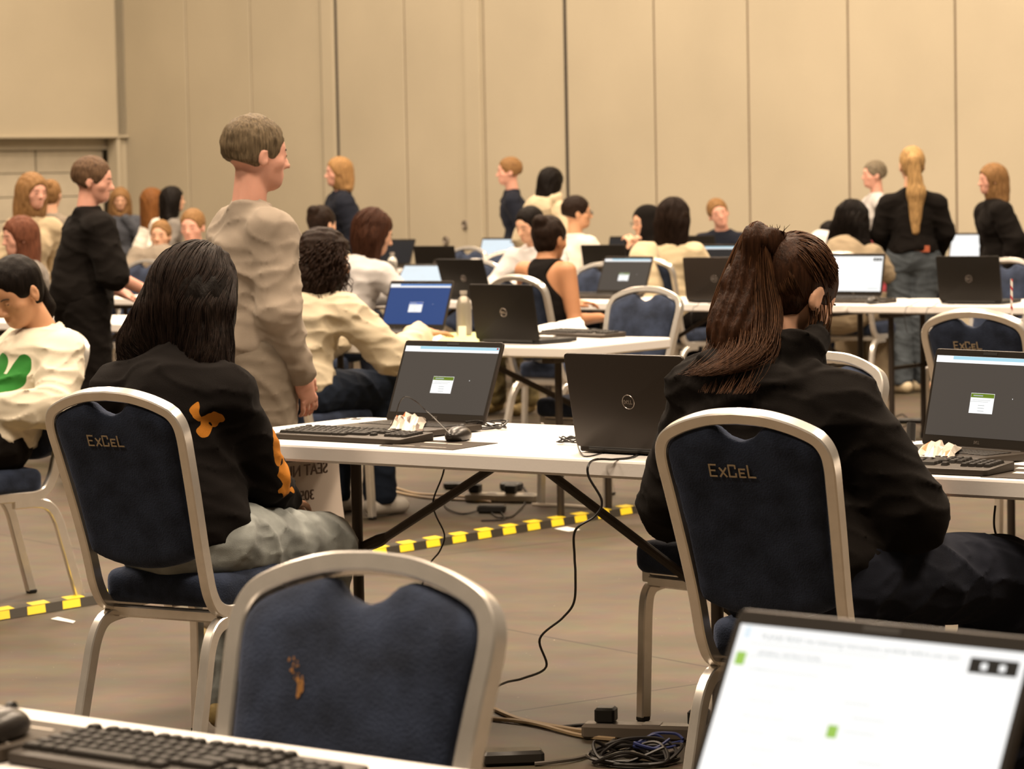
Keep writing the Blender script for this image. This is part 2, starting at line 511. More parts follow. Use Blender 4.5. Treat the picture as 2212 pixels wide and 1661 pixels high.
# ------------------------------------------------------------------ banquet chair
def rail_y(z):
    t = max(0.0, z - .40)
    return -(t * .235 + t * t * .125)
def make_chair(name='banquet_chair', embroidered=True, stain=False):
    t = empty(name, (0, 0, 0))
    sec = [(-.0165, -.0100), (-.0135, -.0130), (.0135, -.0130), (.0165, -.0100), (.0165, .0100), (.0135, .0130), (-.0135, .0130), (-.0165, .0100)]
    half = [(.172, .70), (.178, .78), (.186, .735), (.1935, .80)]
    side = [(.1725, .46), (.174, .54), (.179, .62), (.185, .70), (.191, .78), (.1945, .83), (.191, .862), (.176, .886), (.150, .901), (.11, .9155), (.06, .9265), (0, .9305)]
    up = catmull([(x, rail_y(z), z) for x, z in side], 5)
    low = catmull([(.172, .405, .385), (.172, .30, .385), (.172, .12, .3845), (.172, .055, .386), (.172, .018, .402), (.172, rail_y(.43) + .004, .432), (.1725, rail_y(.46), .46)], 5)
    path = low[:-1] + up
    mirror = [Vector((-v.x, v.y, v.z)) for v in reversed(path[:-1])]
    m = MB(); m.tube(path + mirror, 1, ref=(0, 0, 1), sec=[(a, b) for a, b in sec])
    m.build('frame', M_METAL, t, sharp=.62)
    for sx in (-1, 1):
        a = catmull([(.172 * sx, .14, .362), (.172 * sx, .06, .361), (.173 * sx, .012, .348), (.175 * sx, -.02, .305), (.178 * sx, -.045, .22), (.184 * sx, -.10, .012)], 6)
        m = MB(); m.tube(a, 1, ref=(0, 0, 1), sec=sec); lg = m.build('leg', M_METAL, t, sharp=.62)
        m = MB(); m.box((.1845 * sx, -.102, .008), (.03, .034, .016), b=.004); m.build('rubber_foot', M_BLACK, lg)
        a = catmull([(.172 * sx, .28, .362), (.172 * sx, .355, .360), (.173 * sx, .392, .345), (.175 * sx, .404, .30), (.178 * sx, .407, .2), (.184 * sx, .41, .012)], 6)
        m = MB(); m.tube(a, 1, ref=(0, 0, 1), sec=sec); lg = m.build('leg', M_METAL, t, sharp=.62)
        m = MB(); m.box((.1845 * sx, .411, .008), (.03, .03, .016), b=.004); m.build('rubber_foot', M_BLACK, lg)
        m = MB()
        V, F = lathe([(0, -.008), (.008, -.008), (.008, 0), (.019, 0), (.021, .004), (.019, .008), (0, .008)], 16)
        m.add([(sx * (.187 + v[2]), .325 + v[0], .377 + v[1]) for v in V], F)
        m.build('linking_disc', M_METAL, t)
    m = MB(); m.box((0, .398, .372), (.33, .024, .03), b=.005); m.box((0, .05, .372), (.33, .024, .03), b=.005)
    m.build('cross_rail', M_METAL, t)
    # seat cushion
    def seat(p):
        q = p - np.array([0, .228, .435], np.float32)
        hw = .198 - .018 * np.clip((.0 - q[:, 1]) / .2, 0, 1)
        crown = .010 * (1 - np.clip((q[:, 0] / .2) ** 2 + (q[:, 1] / .21) ** 2, 0, 1))
        d = np.stack([np.abs(q[:, 0]) - hw + .035, np.abs(q[:, 1]) - .205 + .035, np.abs(q[:, 2] - crown * .5) - .042 + .028 - crown * .5], 1)
        o = np.maximum(d, 0); k = np.sqrt((o[:, 0] ** 2 + o[:, 1] ** 2)); k = np.sqrt(np.maximum(k + 0.0, 0) ** 2)
        dd = np.sqrt(np.maximum(k - .007, 0) ** 2 + np.maximum(d[:, 2], 0) ** 2) - .028
        return dd + np.minimum(d.max(1), 0)
    V, F = sdf_mesh(seat, (-.23, -.0, .37), (.23, .46, .50), .009)
    mesh_np('seat', V, F, M_VELVET, t)
    # back pad: outline of the opening between the rails with a dipped top edge
    ol = [(.157, .540), (.159, .60), (.1640, .68), (.1700, .75), (.1780, .82), (.1790, .845), (.172, .866), (.155, .881), (.12, .896), (.09, .905), (.066, .910), (.052, .905), (.032, .888), (0, .878)]
    ol = [(x, z) for x, z in ol]
    bot = [(.0, .493), (.05, .497), (.10, .508), (.138, .522)]
    half = catmull([(x, z, 0) for x, z in bot + ol], 4)
    poly = np.array([(v.x, v.y) for v in half] + [(-v.x, v.y) for v in reversed(half[1:-1])], np.float32)
    def poly_sd(x, z):
        d = np.full(len(x), 1e9, np.float32); s = np.zeros(len(x), bool)
        n = len(poly)
        for i in range(n):
            a = poly[i]; b = poly[(i + 1) % n]; e = b - a
            wx = x - a[0]; wz = z - a[1]
            tt = np.clip((wx * e[0] + wz * e[1]) / (e @ e + 1e-12), 0, 1)
            d = np.minimum(d, (wx - e[0] * tt) ** 2 + (wz - e[1] * tt) ** 2)
            c = ((a[1] > z) != (b[1] > z)) & (x < (b[0] - a[0]) * (z - a[1]) / (b[1] - a[1] + 1e-12) + a[0])
            s ^= c
        return np.sqrt(d) * np.where(s, -1, 1)
    def pad(p):
        d2 = poly_sd(p[:, 0], p[:, 2]) + .009
        y = p[:, 1] - .004
        th = .026 + .007 * np.clip(-d2 / .08, 0, 1) * np.where(y > 0, 1, .25)
        a = np.maximum(d2, 0); b = np.maximum(np.abs(y) - th + .009 + .006 * np.clip(1 + d2 / .03, 0, 1) ** 2, 0)
        return np.sqrt(a * a + b * b) - .009 + np.minimum(np.maximum(d2, np.abs(y) - th + .009), 0)
    V, F = sdf_mesh(pad, (-.21, -.05, .47), (.21, .06, .93), .0075)
    V = V.copy(); V[:, 1] += np.array([rail_y(z) for z in V[:, 2]])
    mesh_np('back_pad', V, F, M_VELVET, t)
    if embroidered:
        it = [('E', 0, 0, .019, .024), ('X', .0235, 0, .0175, .017), ('C', .045, 0, .019, .024), ('E', .069, 0, .0165, .0165), ('L', .0895, 0, .020, .024)]
        mb = stroke_text(it, .0035, .0015, lambda x, z, k: (x - .076, rail_y(.805 + z) - .0245 - k, .803 + z))
        mb.build('embroidered_name', M_GOLD, t, smooth=False)['label'] = 'gold embroidered word ExCeL'
    if stain:
        rnd = random.Random(3); mb = MB()
        for k in range(26):
            u = k / 26; cx = .062 - .035 * u + rnd.uniform(-.006, .006); cz = .775 - .075 * u + rnd.uniform(-.006, .006)
            r = rnd.uniform(.0012, .0028) * (1 + 1.2 * (u > .55))
            pts = [(cx + r * rnd.uniform(.5, 1.2) * math.cos(a), cz + 1.6 * r * rnd.uniform(.5, 1.2) * math.sin(a)) for a in [i * .9 for i in range(7)]]
            mb.add([(x, rail_y(z) + .0383, z) for x, z in pts], [tuple(range(6, -1, -1))])
        mb.build('stain', mat('rust_stain', (.42, .20, .05), rough=.9), t, smooth=False)['label'] = 'orange stain on the front of the back pad'
    return t
CHAIR_E = make_chair()
CHAIRS = {}
def place_chair(x, y, yaw, label, group='blue banquet chairs in the exam hall'):
    c = CHAIR_E if not CHAIRS else copy_tree(CHAIR_E)
    CHAIRS[label] = c
    c.location = (x, y, 0); c.rotation_euler = (0, 0, -yaw)
    return tag(c, label, 'chair', group)

# ------------------------------------------------------------------ folding table
def make_table(L=1.83, inset=.19, reach=.64, low=False):
    t = empty('folding_table', (0, 0, 0))
    Wd = .79
    out = rrect(L / 2, Wd / 2, .065, 10, L / 2, Wd / 2)
    m = MB(); m.prism(out, .7, .745, .007); m.build('table_top', M_WHITE, t, smooth=False)
    for sx in (0, 1):
        x0 = inset if sx == 0 else L - inset
        for j in (.17, .53):
            m = MB(); m.tube([(x0, j, .70), (x0, j, .012)], .0155, 12)
            lg = m.build('leg', M_LEG, t)
            m = MB(); m.tube([(x0, j, .03), (x0, j, 0)], .019, 12); m.build('foot_cap', M_BLACK, lg)
        m = MB(); m.tube([(x0, .17, .40), (x0, .53, .40)], .011, 10); m.build('leg_crossbar', M_LEG, t)
        m = MB(); m.box((x0, .31, .685), (.06, .44, .03), b=.005)
        m.build('leg_mount', M_LEG, t)
        dx = reach if sx == 0 else -reach
        if low and sx == 1:
            m = MB(); m.tube([(.91, .40, .69), (x0 - .01, .50, .22)], .0125, 10); m.tube([(x0 - .06, .496, .255), (x0, .51, .21)], .018, 10)
            m.build('brace', M_LEG, t)
            continue
        m = MB(); m.tube([(x0 + dx, .40, .69), (x0 + dx * .16, .53, .435)], .0125, 10)
        m.tube([(x0 + dx * .18, .528, .442), (x0 + dx * .13, .532, .428), (x0 + dx * .02, .54, .402)], [.0125, .019, .017], 10)
        m.build('brace', M_LEG, t)
    return t
TABLE = make_table()
TABLES = []
def place_table(x, y, a, label, first=None):
    c = first or (TABLE if not TABLES else copy_tree(TABLE))
    if first is None: TABLES.append(c)
    c.location = (x, y, 0); c.rotation_euler = (0, 0, -a)
    return tag(c, label, 'table', 'white folding tables in rows')

# ------------------------------------------------------------------ laptops
LW, LD = .358, .238
def keys_mesh(mb, x0, y0, z, cols, rows, px, py, kx, ky, h=.0022, skip=()):
    for r in range(rows):
        for c in range(cols):
            if (r, c) in skip: continue
            mb.box((x0 + c * px, y0 + r * py, z + h / 2), (kx, ky, h), b=.0008)
def make_laptop(x, y, a, tilt, face, label, ui='dialog', lid=None, name='laptop', deck=True):
    """(x,y): centre of the hinge line. a: direction of the hinge. face=+1: the screen looks towards -n (to us), -1: the lid looks to us"""
    t = empty(name, (x, y, .7455), a, label, 'laptop', 'laptops on the folding tables')
    f = 1 if face > 0 else -1          # local: base extends towards -y*f
    lid = lid or M_LID
    def q(p): return (p[0] * f, p[1] * f, p[2])     # half turn about z
    R2 = (lambda V: [q(v) for v in V])
    m = MB(); m.prism(rrect(LW / 2, LD / 2, .012, 4, 0, -LD / 2), .003, .019, .003)
    for sx in (-.13, .13):
        for sy in (-.03, -.21): m.box((sx, sy, .0018), (.04, .008, .0036))
    m.V = R2(m.V); m.build('base', M_KBODY if lid is M_LID else M_BLACK, t)
    if deck:
        m = MB(); keys_mesh(m, -.150, -.125, .019, 16, 5, .0195, .0185, .0165, .0155)
        m.V = R2(m.V); tag(m.build('keys', M_KEY, t), kind='stuff')
        m = MB(); m.box((-.03, -.185, .0192), (.10, .062, .0008), b=.0003); m.V = R2(m.V); m.build('touchpad', M_BEZEL, t)
    # lid, built upright then tilted
    c, s = math.cos(tilt), math.sin(tilt)
    def L(p):      # (x, depth(+ = outer side), height)
        h = p[2]; d = p[1]
        return q((p[0], h * s + d * c, .0175 + h * c - d * s))
    m = MB()
    prof = rrect(LW / 2, LD / 2, .010, 4, 0, LD / 2)
    m.prism([(p[0], p[1]) for p in prof], 0, .0085, .0018)
    m.V = [L((v[0], v[2], v[1])) for v in m.V]
    m.F = [tuple(reversed(k)) for k in m.F]
    lo = m.build('lid', lid, t)
    m = MB(); m.tube([L((-.14, .004, -.002)), L((.14, .004, -.002))], .006, 10); m.build('hinge', M_BLACK, t)
    def plate(x0, x1, z0, z1, d, mt, nm, th=.0004):
        mm = MB(); mm.box(((x0 + x1) / 2, d, (z0 + z1) / 2), (x1 - x0, th, z1 - z0)); mm.V = [L(v) for v in mm.V]
        return mm.build(nm, mt, lo, smooth=False)
    plate(-LW / 2 + .003, LW / 2 - .003, .006, LD - .003, -.0002, M_BEZEL, 'bezel')
    X0, X1, Z0, Z1 = -LW / 2 + .009, LW / 2 - .009, .026, LD - .017
    sw, sh = X1 - X0, Z1 - Z0
    def U(u0, u1, v0, v1, mt, nm, k=1):      # u from the left, v from the top
        return plate(X0 + u0 * sw, X0 + u1 * sw, Z1 - v1 * sh, Z1 - v0 * sh, -.0006 - .0003 * k, mt, nm, .0002)
    bg = {'dialog': E_GREY, 'blue': E_BLUE, 'dark': E_DARK, 'doc': E_WHITE, 'docpale': E_PALE, 'bar': E_DARK, 'off': M_BEZEL}[ui]
    plate(X0, X1, Z0, Z1, -.0006, bg, 'screen')
    plate(-.022, .022, LD - .012, LD - .005, -.0008, M_BLACK, 'webcam_shutter')
    if ui in ('dialog', 'blue', 'bar'):
        bar = E_CYAN if ui == 'dialog' else emis('screen_bar_blue', (.05, .22, .62)) if ui == 'blue' else E_CYAN
        U(0, 1, 0, .085, E_WHITE, 'toolbar'); U(.16, 1, .003, .045, bar, 'title_bar', 2)
        if ui == 'dialog': U(.975, .992, .006, .03, E_RED, 'close_button', 3)
    if ui in ('dialog', 'blue'):
        U(.38, .60, .45, .70, E_WHITE, 'dialog_box')
        U(.382, .598, .455, .505, E_GREEN if ui == 'dialog' else emis('screen_head_blue', (.03, .1, .45)), 'dialog_header', 2)
        mm = MB()
        for k in range(2): mm.box((X0 + (.485 - .02 * k) * sw, -.0018, Z1 - (.535 + k * .02) * sh), (.17 * sw, .0002, .004 * sh))
        for k in range(3): mm.box((X0 + .49 * sw, -.0018, Z1 - (.60 + k * .035) * sh), (.06 * sw, .0002, .006 * sh))
        mm.box((X0 + .45 * sw, -.0018, Z1 - .481 * sh), (.09 * sw, .0002, .014 * sh))
        mm.V = [L(v) for v in mm.V]; tag(mm.build('dialog_text', E_TEXT, lo, smooth=False), kind='stuff')
        mm = MB(); mm.box((X0 + .77 * sw, -.0015, Z1 - .5 * sh), (.0016, .0002, .0024)); mm.V = [L(v) for v in mm.V]; mm.build('pointer', E_WHITE, lo)
    if ui in ('doc', 'docpale'):
        mm = MB(); rnd = random.Random(5)
        for k in range(3): mm.box((X0 + (.30 - .05 * k) * sw, -.0012, Z1 - (.10 + k * .07) * sh), ((.5 - .12 * k) * sw, .0002, .006 * sh))
        for k in range(7): mm.box((X0 + rnd.uniform(.3, .6) * sw, -.0012, Z1 - (.36 + k * .075) * sh), (rnd.uniform(.02, .12) * sw, .0002, .007 * sh))
        mm.box((X0 + .85 * sw, -.0012, Z1 - .92 * sh), (.2 * sw, .0002, .03 * sh))
        mm.V = [L(v) for v in mm.V]; tag(mm.build('document_text', E_FAINT, lo, smooth=False), kind='stuff')
        U(.82, .98, .05, .13, E_INK, 'logo_box'); U(.86, .88, .075, .11, E_WHITE, 'logo_mark', 2); U(.92, .94, .075, .11, E_WHITE, 'logo_mark', 2)
    # maker's mark: ring and letters on the outside, small letters under the screen
    ring = [(.0175 * math.cos(i * math.pi / 16), .0175 * math.sin(i * math.pi / 16) + LD / 2) for i in range(32)]
    mm = MB(); mm.tube([L((px, .0088, pz)) for px, pz in ring], .0011, 6, closed=True)
    it = [('D', -.0125, -.0045, .0055, .009), ('e', -.0062, -.004, .0065, .0085), ('L', .0015, -.0045, .005, .009), ('L', .0072, -.0045, .005, .009)]
    st = stroke_text(it, .0014, .0008, lambda xx, zz, k: L((-xx, .0086 + k, LD / 2 + zz)))
    mm.add(st.V, st.F); mm.build('ring_logo', M_LOGO, lo)
    st = stroke_text([('D', -.009, 0, .004, .0065), ('e', -.0045, 0, .0045, .0065), ('L', .001, 0, .004, .0065), ('L', .0055, 0, .004, .0065)], .001, .0004, lambda xx, zz, k: L((xx, -.0006 - k, .011 + zz)))
    st.build('small_logo', M_LOGO, lo, smooth=False)
    t['ui'] = ui
    return t, L, lo, (X0, X1, Z0, Z1, sw, sh)

# ------------------------------------------------------------------ keyboard, mouse
def make_keyboard():
    t = empty('keyboard', (0, 0, 0))
    m = MB(); m.prism(rrect(.222, .0725, .008, 4), .0, .0145, .003)
    m.V = [(v[0], v[1], v[2] + (max(0, v[1] + .0725) * .055 if v[2] > .005 else 0)) for v in m.V]
    m.build('case', M_KBODY, t)
    def kz(y): return .0145 + (y + .0725) * .055
    rows = []
    rows.append([(-.205 + (c * .0193 + (c > 0) * .012 + (c > 4) * .008 + (c > 8) * .008), .056, .0155) for c in range(16)])
    wid = [[1] * 13 + [2], [1.5] + [1] * 12 + [1.5], [1.8] + [1] * 11 + [2.2], [1.3] + [1] * 11 + [2.7], [1.4, 1.2, 1.2, 5.8, 1.2, 1.2, 1.2, 1.8]]
    keys = [(x, y, w_) for x, y, w_ in rows[0]]
    for r, ws in enumerate(wid):
        x = -.214; y = .031 - r * .0192
        for w_ in ws:
            keys.append((x + w_ * .0096, y, w_ * .0193 - .0035)); x += w_ * .0193
        for c in range(3):
            if r in (0, 1) or (r == 3 and c == 1) or r == 4: keys.append((.068 + .0096 + c * .0193, y, .0158))
        for c in range(4):
            if not (r == 4 and c == 1): keys.append((.136 + .0096 + c * .0193, y, .0158))
    base = None
    for i, (x, y, w_) in enumerate(keys[:99]):
        m = MB()
        h = .0075
        V = []
        for zz, ins in ((0, 0), (h * .8, .0018), (h, .003)):
            V += [(sx * (w_ / 2 - ins), sy * (.0079 - ins) + ins * .3, zz) for sx, sy in ((-1, -1), (1, -1), (1, 1), (-1, 1))]
        m.add(V, [(0, 1, 5, 4), (1, 2, 6, 5), (2, 3, 7, 6), (3, 0, 4, 7), (4, 5, 9, 8), (5, 6, 10, 9), (6, 7, 11, 10), (7, 4, 8, 11), (8, 9, 10, 11)])
        o = m.build('key', M_KEY, t, smooth=False); o.location = (x, y, kz(y))
    return t
KB = make_keyboard(); KBS = []
def place_keyboard(x, y, a, label, z=.7455):
    c = KB if not KBS else copy_tree(KB)
    KBS.append(c); c.location = (x, y, z); c.rotation_euler = (0, 0, -a)
    return tag(c, label, 'keyboard')
def place_mouse(x, y, a, label, z=.747):
    t = empty('computer_mouse', (x, y, z), a, label, 'mouse')
    def f(p):
        d = el(p, (0, 0, .012), (.031, .058, .026))
        d = smax(d, -(p[:, 2] - .001), .004)
        g = np.abs(p[:, 0]) - .0006
        return np.maximum(d, -np.maximum(g, -(p[:, 1] - .018)) - .0006)
    V, F = sdf_mesh(f, (-.04, -.065, -.004), (.04, .065, .045), .0026)
    mesh_np('shell', V, F, mat('mouse_shell', (.022, .018, .015), rough=.32, spec=.5), t)
    m = MB(); m.tube([(-.004, .033, .032), (.004, .033, .032)], .008, 14); m.build('wheel', M_BLACK, t)
    return t
def cable(name, pts, label, r=.0022, m=None, k=8, cat='cable', group=None):
    mb = MB(); mb.tube(catmull(pts, k), r, 6)
    return tag(mb.build(name, m or M_CABLE), label, cat, group)

# ------------------------------------------------------------------ people
M_SKIN = {}
def skin(kind):
    c = {'fair': (.66, .38, .25), 'mid': (.56, .30, .17), 'tan': (.50, .24, .12), 'rosy': (.68, .36, .27)}[kind]
    if kind not in M_SKIN:
        m = mat('skin_' + kind, c, rough=.5, spec=.35, var=.06, vscale=12)
        b = m.node_tree.nodes['Principled BSDF']
        b.inputs['Subsurface Weight'].default_value = .12
        b.inputs['Subsurface Radius'].default_value = (.012, .005, .003)
        M_SKIN[kind] = m
    return M_SKIN[kind]
def hairmat(name, c, var=.5):
    m = mat('hair_' + name, c, rough=.5, spec=.08, var=var, vscale=10, stretch=(16, 16, 1.3), bump=.25, bscale=16)
    return m
def cloth(name, c, **k):
    a = dict(rough=.9, spec=.12, var=.10, vscale=5, bump=.12, bscale=420, sheen=.12); a.update(k)
    return mat('cloth_' + name, c, **a)
def rotm(yaw=0, pitch=0, roll=0):
    """columns: right, forward, up of the head. yaw to the right, pitch down, roll to the right"""
    M = Matrix.Rotation(-yaw, 3, 'Z') @ Matrix.Rotation(-pitch, 3, 'X') @ Matrix.Rotation(roll, 3, 'Y')
    return np.array(M, np.float32)
A3 = lambda *v: np.array(v, np.float32)

def skeleton(sit, lean, sc, side=0.0, J=None):
    j = {}
    if sit:
        sy = .115
        j['pel'] = A3(0, sy + .015, .575); j['lum'] = A3(side * .3, sy + .25 * lean, .73); j['che'] = A3(side * .7, sy - .01 + .7 * lean, .90)
        j['nek'] = A3(side, sy - .015 + lean, 1.045 - .25 * lean)
        for s, k in ((-1, 'l'), (1, 'r')):
            j['sho' + k] = A3(side + s * .160, sy - .01 + lean * .95, .968 - .25 * lean)
            j['elb' + k] = A3(side + s * .235, sy + .10 + lean, .785)
            j['wri' + k] = A3(side * .5 + s * .13, sy + .30 + lean, .785)
            j['hip' + k] = A3(s * .088, sy + .03, .56); j['kne' + k] = A3(s * .12, sy + .44, .545)
            j['ank' + k] = A3(s * .12, sy + .42, .095); j['toe' + k] = A3(s * .13, sy + .55, .035)
    else:
        j['pel'] = A3(0, 0, .95 * sc); j['lum'] = A3(0, .0, 1.09 * sc); j['che'] = A3(side, lean * .7, 1.22 * sc); j['nek'] = A3(side, lean - .01, 1.405 * sc)
        for s, k in ((-1, 'l'), (1, 'r')):
            j['sho' + k] = A3(side + s * .150, lean, 1.305 * sc); j['elb' + k] = A3(s * .225, -.03 + lean * .5, 1.09 * sc); j['wri' + k] = A3(s * .215, .06, .875 * sc)
            j['hip' + k] = A3(s * .088, 0, .91 * sc); j['kne' + k] = A3(s * .095, .02, .49 * sc); j['ank' + k] = A3(s * .10, -.02, .09); j['toe' + k] = A3(s * .13, .12, .035)
    for a, b in (J or {}).items(): j[a] = A3(*b)
    return j

def head_sdf(q, male=False, fine=True):
    """q in head space: x right, y forward, z up; origin between the ears, head about 0.22 high"""
    d = el(q, (0, -.012, .030), (.073, .092, .087))
    d = smin(d, el(q, (0, .022, -.035), (.058, .064, .072)), .03)
    d = smin(d, el(q, (0, .052, -.080), (.028, .030, .024)), .03)      # chin
    d = smin(d, el(q, (0, .055, .020), (.055, .032, .05)), .02)
    if fine:
        ax = np.abs(q[:, 0])[:, None] * A3(1, 0, 0) + q * A3(0, 1, 1)
        d = smax(d, -el(ax, (.030, .098, .004), (.018, .016, .011)), .012)      # eye sockets
        d = smin(d, el(ax, (.030, .079, .003), (.013, .011, .010)), .004)        # lids
        d = smin(d, rc(q, (0, .086, .008), (0, .104, -.028), .006, .0105), .010)  # nose
        d = smin(d, el(ax, (.011, .092, -.032), (.009, .010, .007)), .006)
        d = smin(d, el(q, (0, .080, -.058), (.022, .011, .006)), .006)          # lips
        d = smin(d, el(q, (0, .077, -.066), (.018, .011, .006)), .005)
        d = smin(d, el(ax, (.045, .050, -.022), (.020, .022, .018)), .02)        # cheeks
        e = el(ax, (.077, -.008, -.008), (.010, .019, .032))                     # ears
        e = smax(e, -el(ax, (.087, -.002, -.006), (.007, .010, .019)), .003)
        d = smin(d, e, .006)
    else:
        ax = np.abs(q[:, 0])[:, None] * A3(1, 0, 0) + q * A3(0, 1, 1)
        d = smin(d, rc(q, (0, .088, .008), (0, .104, -.028), .008, .012), .012)
        d = smin(d, el(ax, (.076, -.008, -.008), (.011, .018, .03)), .008)
    return d

def hand_sdf(p, wr, dirv, up, side, curl=.5, hs=1.0):
    """hand from wrist wr pointing along dirv, back of the hand towards up; side=+1 right hand (thumb on its inner side)"""
    f = np.array(dirv, np.float64); f /= np.linalg.norm(f); u = np.array(up, np.float64); u -= f * (u @ f); u /= np.linalg.norm(u)
    r = np.cross(f, u)
    M = np.stack([r, f, u], 1).astype(np.float32)
    q = (p - A3(*wr)) @ M / hs
    d = el(q, (0, .045, 0), (.038, .050, .015))
    d = smin(d, rc(q, (0, -.02, 0), (0, .03, 0), .023, .026), .015)
    c = curl
    for i, (x, ln) in enumerate(((-.028, .062), (-.0095, .074), (.0095, .078), (.027, .070))):
        if side > 0: x = -x
        a0 = (.0 + .5 * c)
        b = A3(x, .082, 0); seg = [.45 * ln, .32 * ln, .25 * ln]; pos = b; rad = .0085; an = a0
        for s_ in seg:
            nx = pos + A3(x * .06, math.cos(an) * s_, -math.sin(an) * s_)
            d = smin(d, rc(q, pos, nx, rad, rad - .0008), .004); pos = nx; an += .9 * c; rad -= .0008
    tx = -1 if side > 0 else 1
    d = smin(d, rc(q, (tx * .022, .012, -.006), (tx * .050, .045, -.014), .0125, .0105), .008)
    d = smin(d, rc(q, (tx * .050, .045, -.014), (tx * .048, .078, -.018), .0105, .0085), .003)
    return d * hs

def person(label, x, y, yaw, sit=True, sc=1.0, lean=.08, side=0.0, head=(0, 0, 0), hoff=(0, 0, 0), J=None, hair='long', hcol=None, hlen=.35,
           top=None, tkind='sweater', thick=.018, bottom=None, bthick=.014, shoe=None, sk='fair', vox=.010, group=None, hands=True, bare=False,
           hood=False, male=False, hem=None, sleeve=1.0, curl=.45, nstr=0, smat=None, srad=.0014, topx=None, hairx=None, hbulk=1.0, seed=1.0, extra=None, legs=True, handdir=None, wr_amp=.005, cat='person', hscale=1.0):
    t = empty('person', (x, y, 0), yaw, label, cat, group)
    j = skeleton(sit, lean, sc, side, J)
    HR = rotm(*head)
    up = HR[:, 2]; hf = HR[:, 1]
    nk = j['nek']
    hc = nk + A3(0, .012, .045) * sc + up * .105 * sc * hscale + hf * .012 + A3(*hoff)
    hs = sc * hscale
    fine = True
    lim = ('l', 'r')
    def body(p):
        d = el(p, j['pel'], (.145 * sc, .105 * sc, .105 * sc))
        d = smin(d, rc(p, j['pel'] + A3(0, 0, .02), j['lum'], .115 * sc, .105 * sc), .05)
        d = smin(d, el(p, j['che'], (.130 * sc, .094 * sc, .132 * sc)), .06)
        d = smin(d, rc(p, j['shol'] + A3(.03, 0, .0), j['shor'] - A3(.03, 0, 0), .048 * sc, .048 * sc), .06)
        d = smin(d, rc(p, nk - A3(0, .004, .03), hc - up * .06 * hs - hf * .018, .056 * sc, .050 * hs), .03)
        for k in lim:
            d = smin(d, rc(p, j['sho' + k], j['elb' + k], .047 * sc, .038 * sc), .03)
            d = smin(d, rc(p, j['elb' + k], j['wri' + k], .038 * sc, .025 * sc), .01)
            if legs:
                d = smin(d, rc(p, j['hip' + k], j['kne' + k], .082 * sc, .056 * sc), .03)
                d = smin(d, rc(p, j['kne' + k], j['ank' + k], .055 * sc, .036 * sc), .015)
                d = smin(d, rc(p, j['ank' + k] - A3(0, .02, .04), j['toe' + k], .032, .024), .02)
        d = smin(d, head_sdf((p - hc) @ HR / hs, male, fine) * hs, .012)
        if hands:
            for k, s in (('l', -1), ('r', 1)):
                fd = j['wri' + k] - j['elb' + k]; fd = fd / np.linalg.norm(fd)
                hd = (handdir or {}).get(k, (fd[0], fd[1], fd[2] * .3) if sit else tuple(fd))
                upv = (0, 0, 1) if abs(hd[2]) < .8 else (s, 0.2, 0)
                d = smin(d, hand_sdf(p, j['wri' + k], hd, upv, s, curl, sc), .008)
        return d
    allp = np.stack(list(j.values()) + [hc + up * .13 * hs])
    lo = allp.min(0) - .17; hi = allp.max(0) + .17
    if hands: lo = lo - .06; hi = hi + .06
    lo[2] = max(lo[2], -.02)
    V, F = sdf_mesh(body, lo, hi, vox)
    mesh_np('body', V, F, skin(sk), t)
    # --- eyes, brows and mouth as small parts on near faces
    if fine:
        for s in (-1, 1):
            m = MB()
            V, F = lathe([(0, -.004), (.007, -.003), (.0085, 0), (.006, .003), (0, .004)], 10)
            m.add([Vector((HR @ (A3(s * .030 + v[0] * 1.3, .0855 + v[2] * .6, .002 + v[1] * .32) * hs) + hc).tolist()) for v in V], F)
            m.build('eye', mat('eye_dark', (.02, .012, .008), rough=.3), t)
            m = MB(); m.tube([Vector((HR @ (A3(s * (.016 + k * .010), .092 - k * .0045, .020 + .003 * math.sin(k * 1.2)) * hs) + hc).tolist()) for k in range(4)], .0022 * hs, 6)
            m.build('eyebrow', mat('brow_dark', (.035, .02, .012), rough=.8), t)
        m = MB(); m.tube([Vector((HR @ (A3(k * .0055, .0895 - abs(k) * .0016 - .0004 * k * k, -.0615) * hs) + hc).tolist()) for k in range(-4, 5)], .0028 * hs, 6)
        m.build('lips', mat('lip_pink', (.42, .16, .11), rough=.45), t)
    # --- clothes
    def torso(p, th):
        d = el(p, j['pel'] + A3(0, 0, .02), (.148 * sc + th, .112 * sc + th, .11 * sc + th))
        d = smin(d, rc(p, j['pel'] + A3(0, 0, .02), j['lum'], .115 * sc + th, .108 * sc + th), .06)
        d = smin(d, el(p, j['che'], (.136 * sc + th, .102 * sc + th, .140 * sc + th * .5)), .06)
        if bare:
            d = smin(d, rc(p, j['shol'] + A3(.03, 0, .0), j['shor'] - A3(.03, 0, 0), .048 * sc + th, .048 * sc + th), .06)
            d = smin(d, rc(p, nk - A3(0, .004, .03), nk + A3(0, 0, .02), .058 * sc + th * .5, .05), .03)
        if not bare:
            for kk in lim:
                d = smin(d, rc(p, nk - A3(0, .0, .035), j['sho' + kk], .052 * sc + th * .5, .046 * sc + th * .6), .035)
        return d
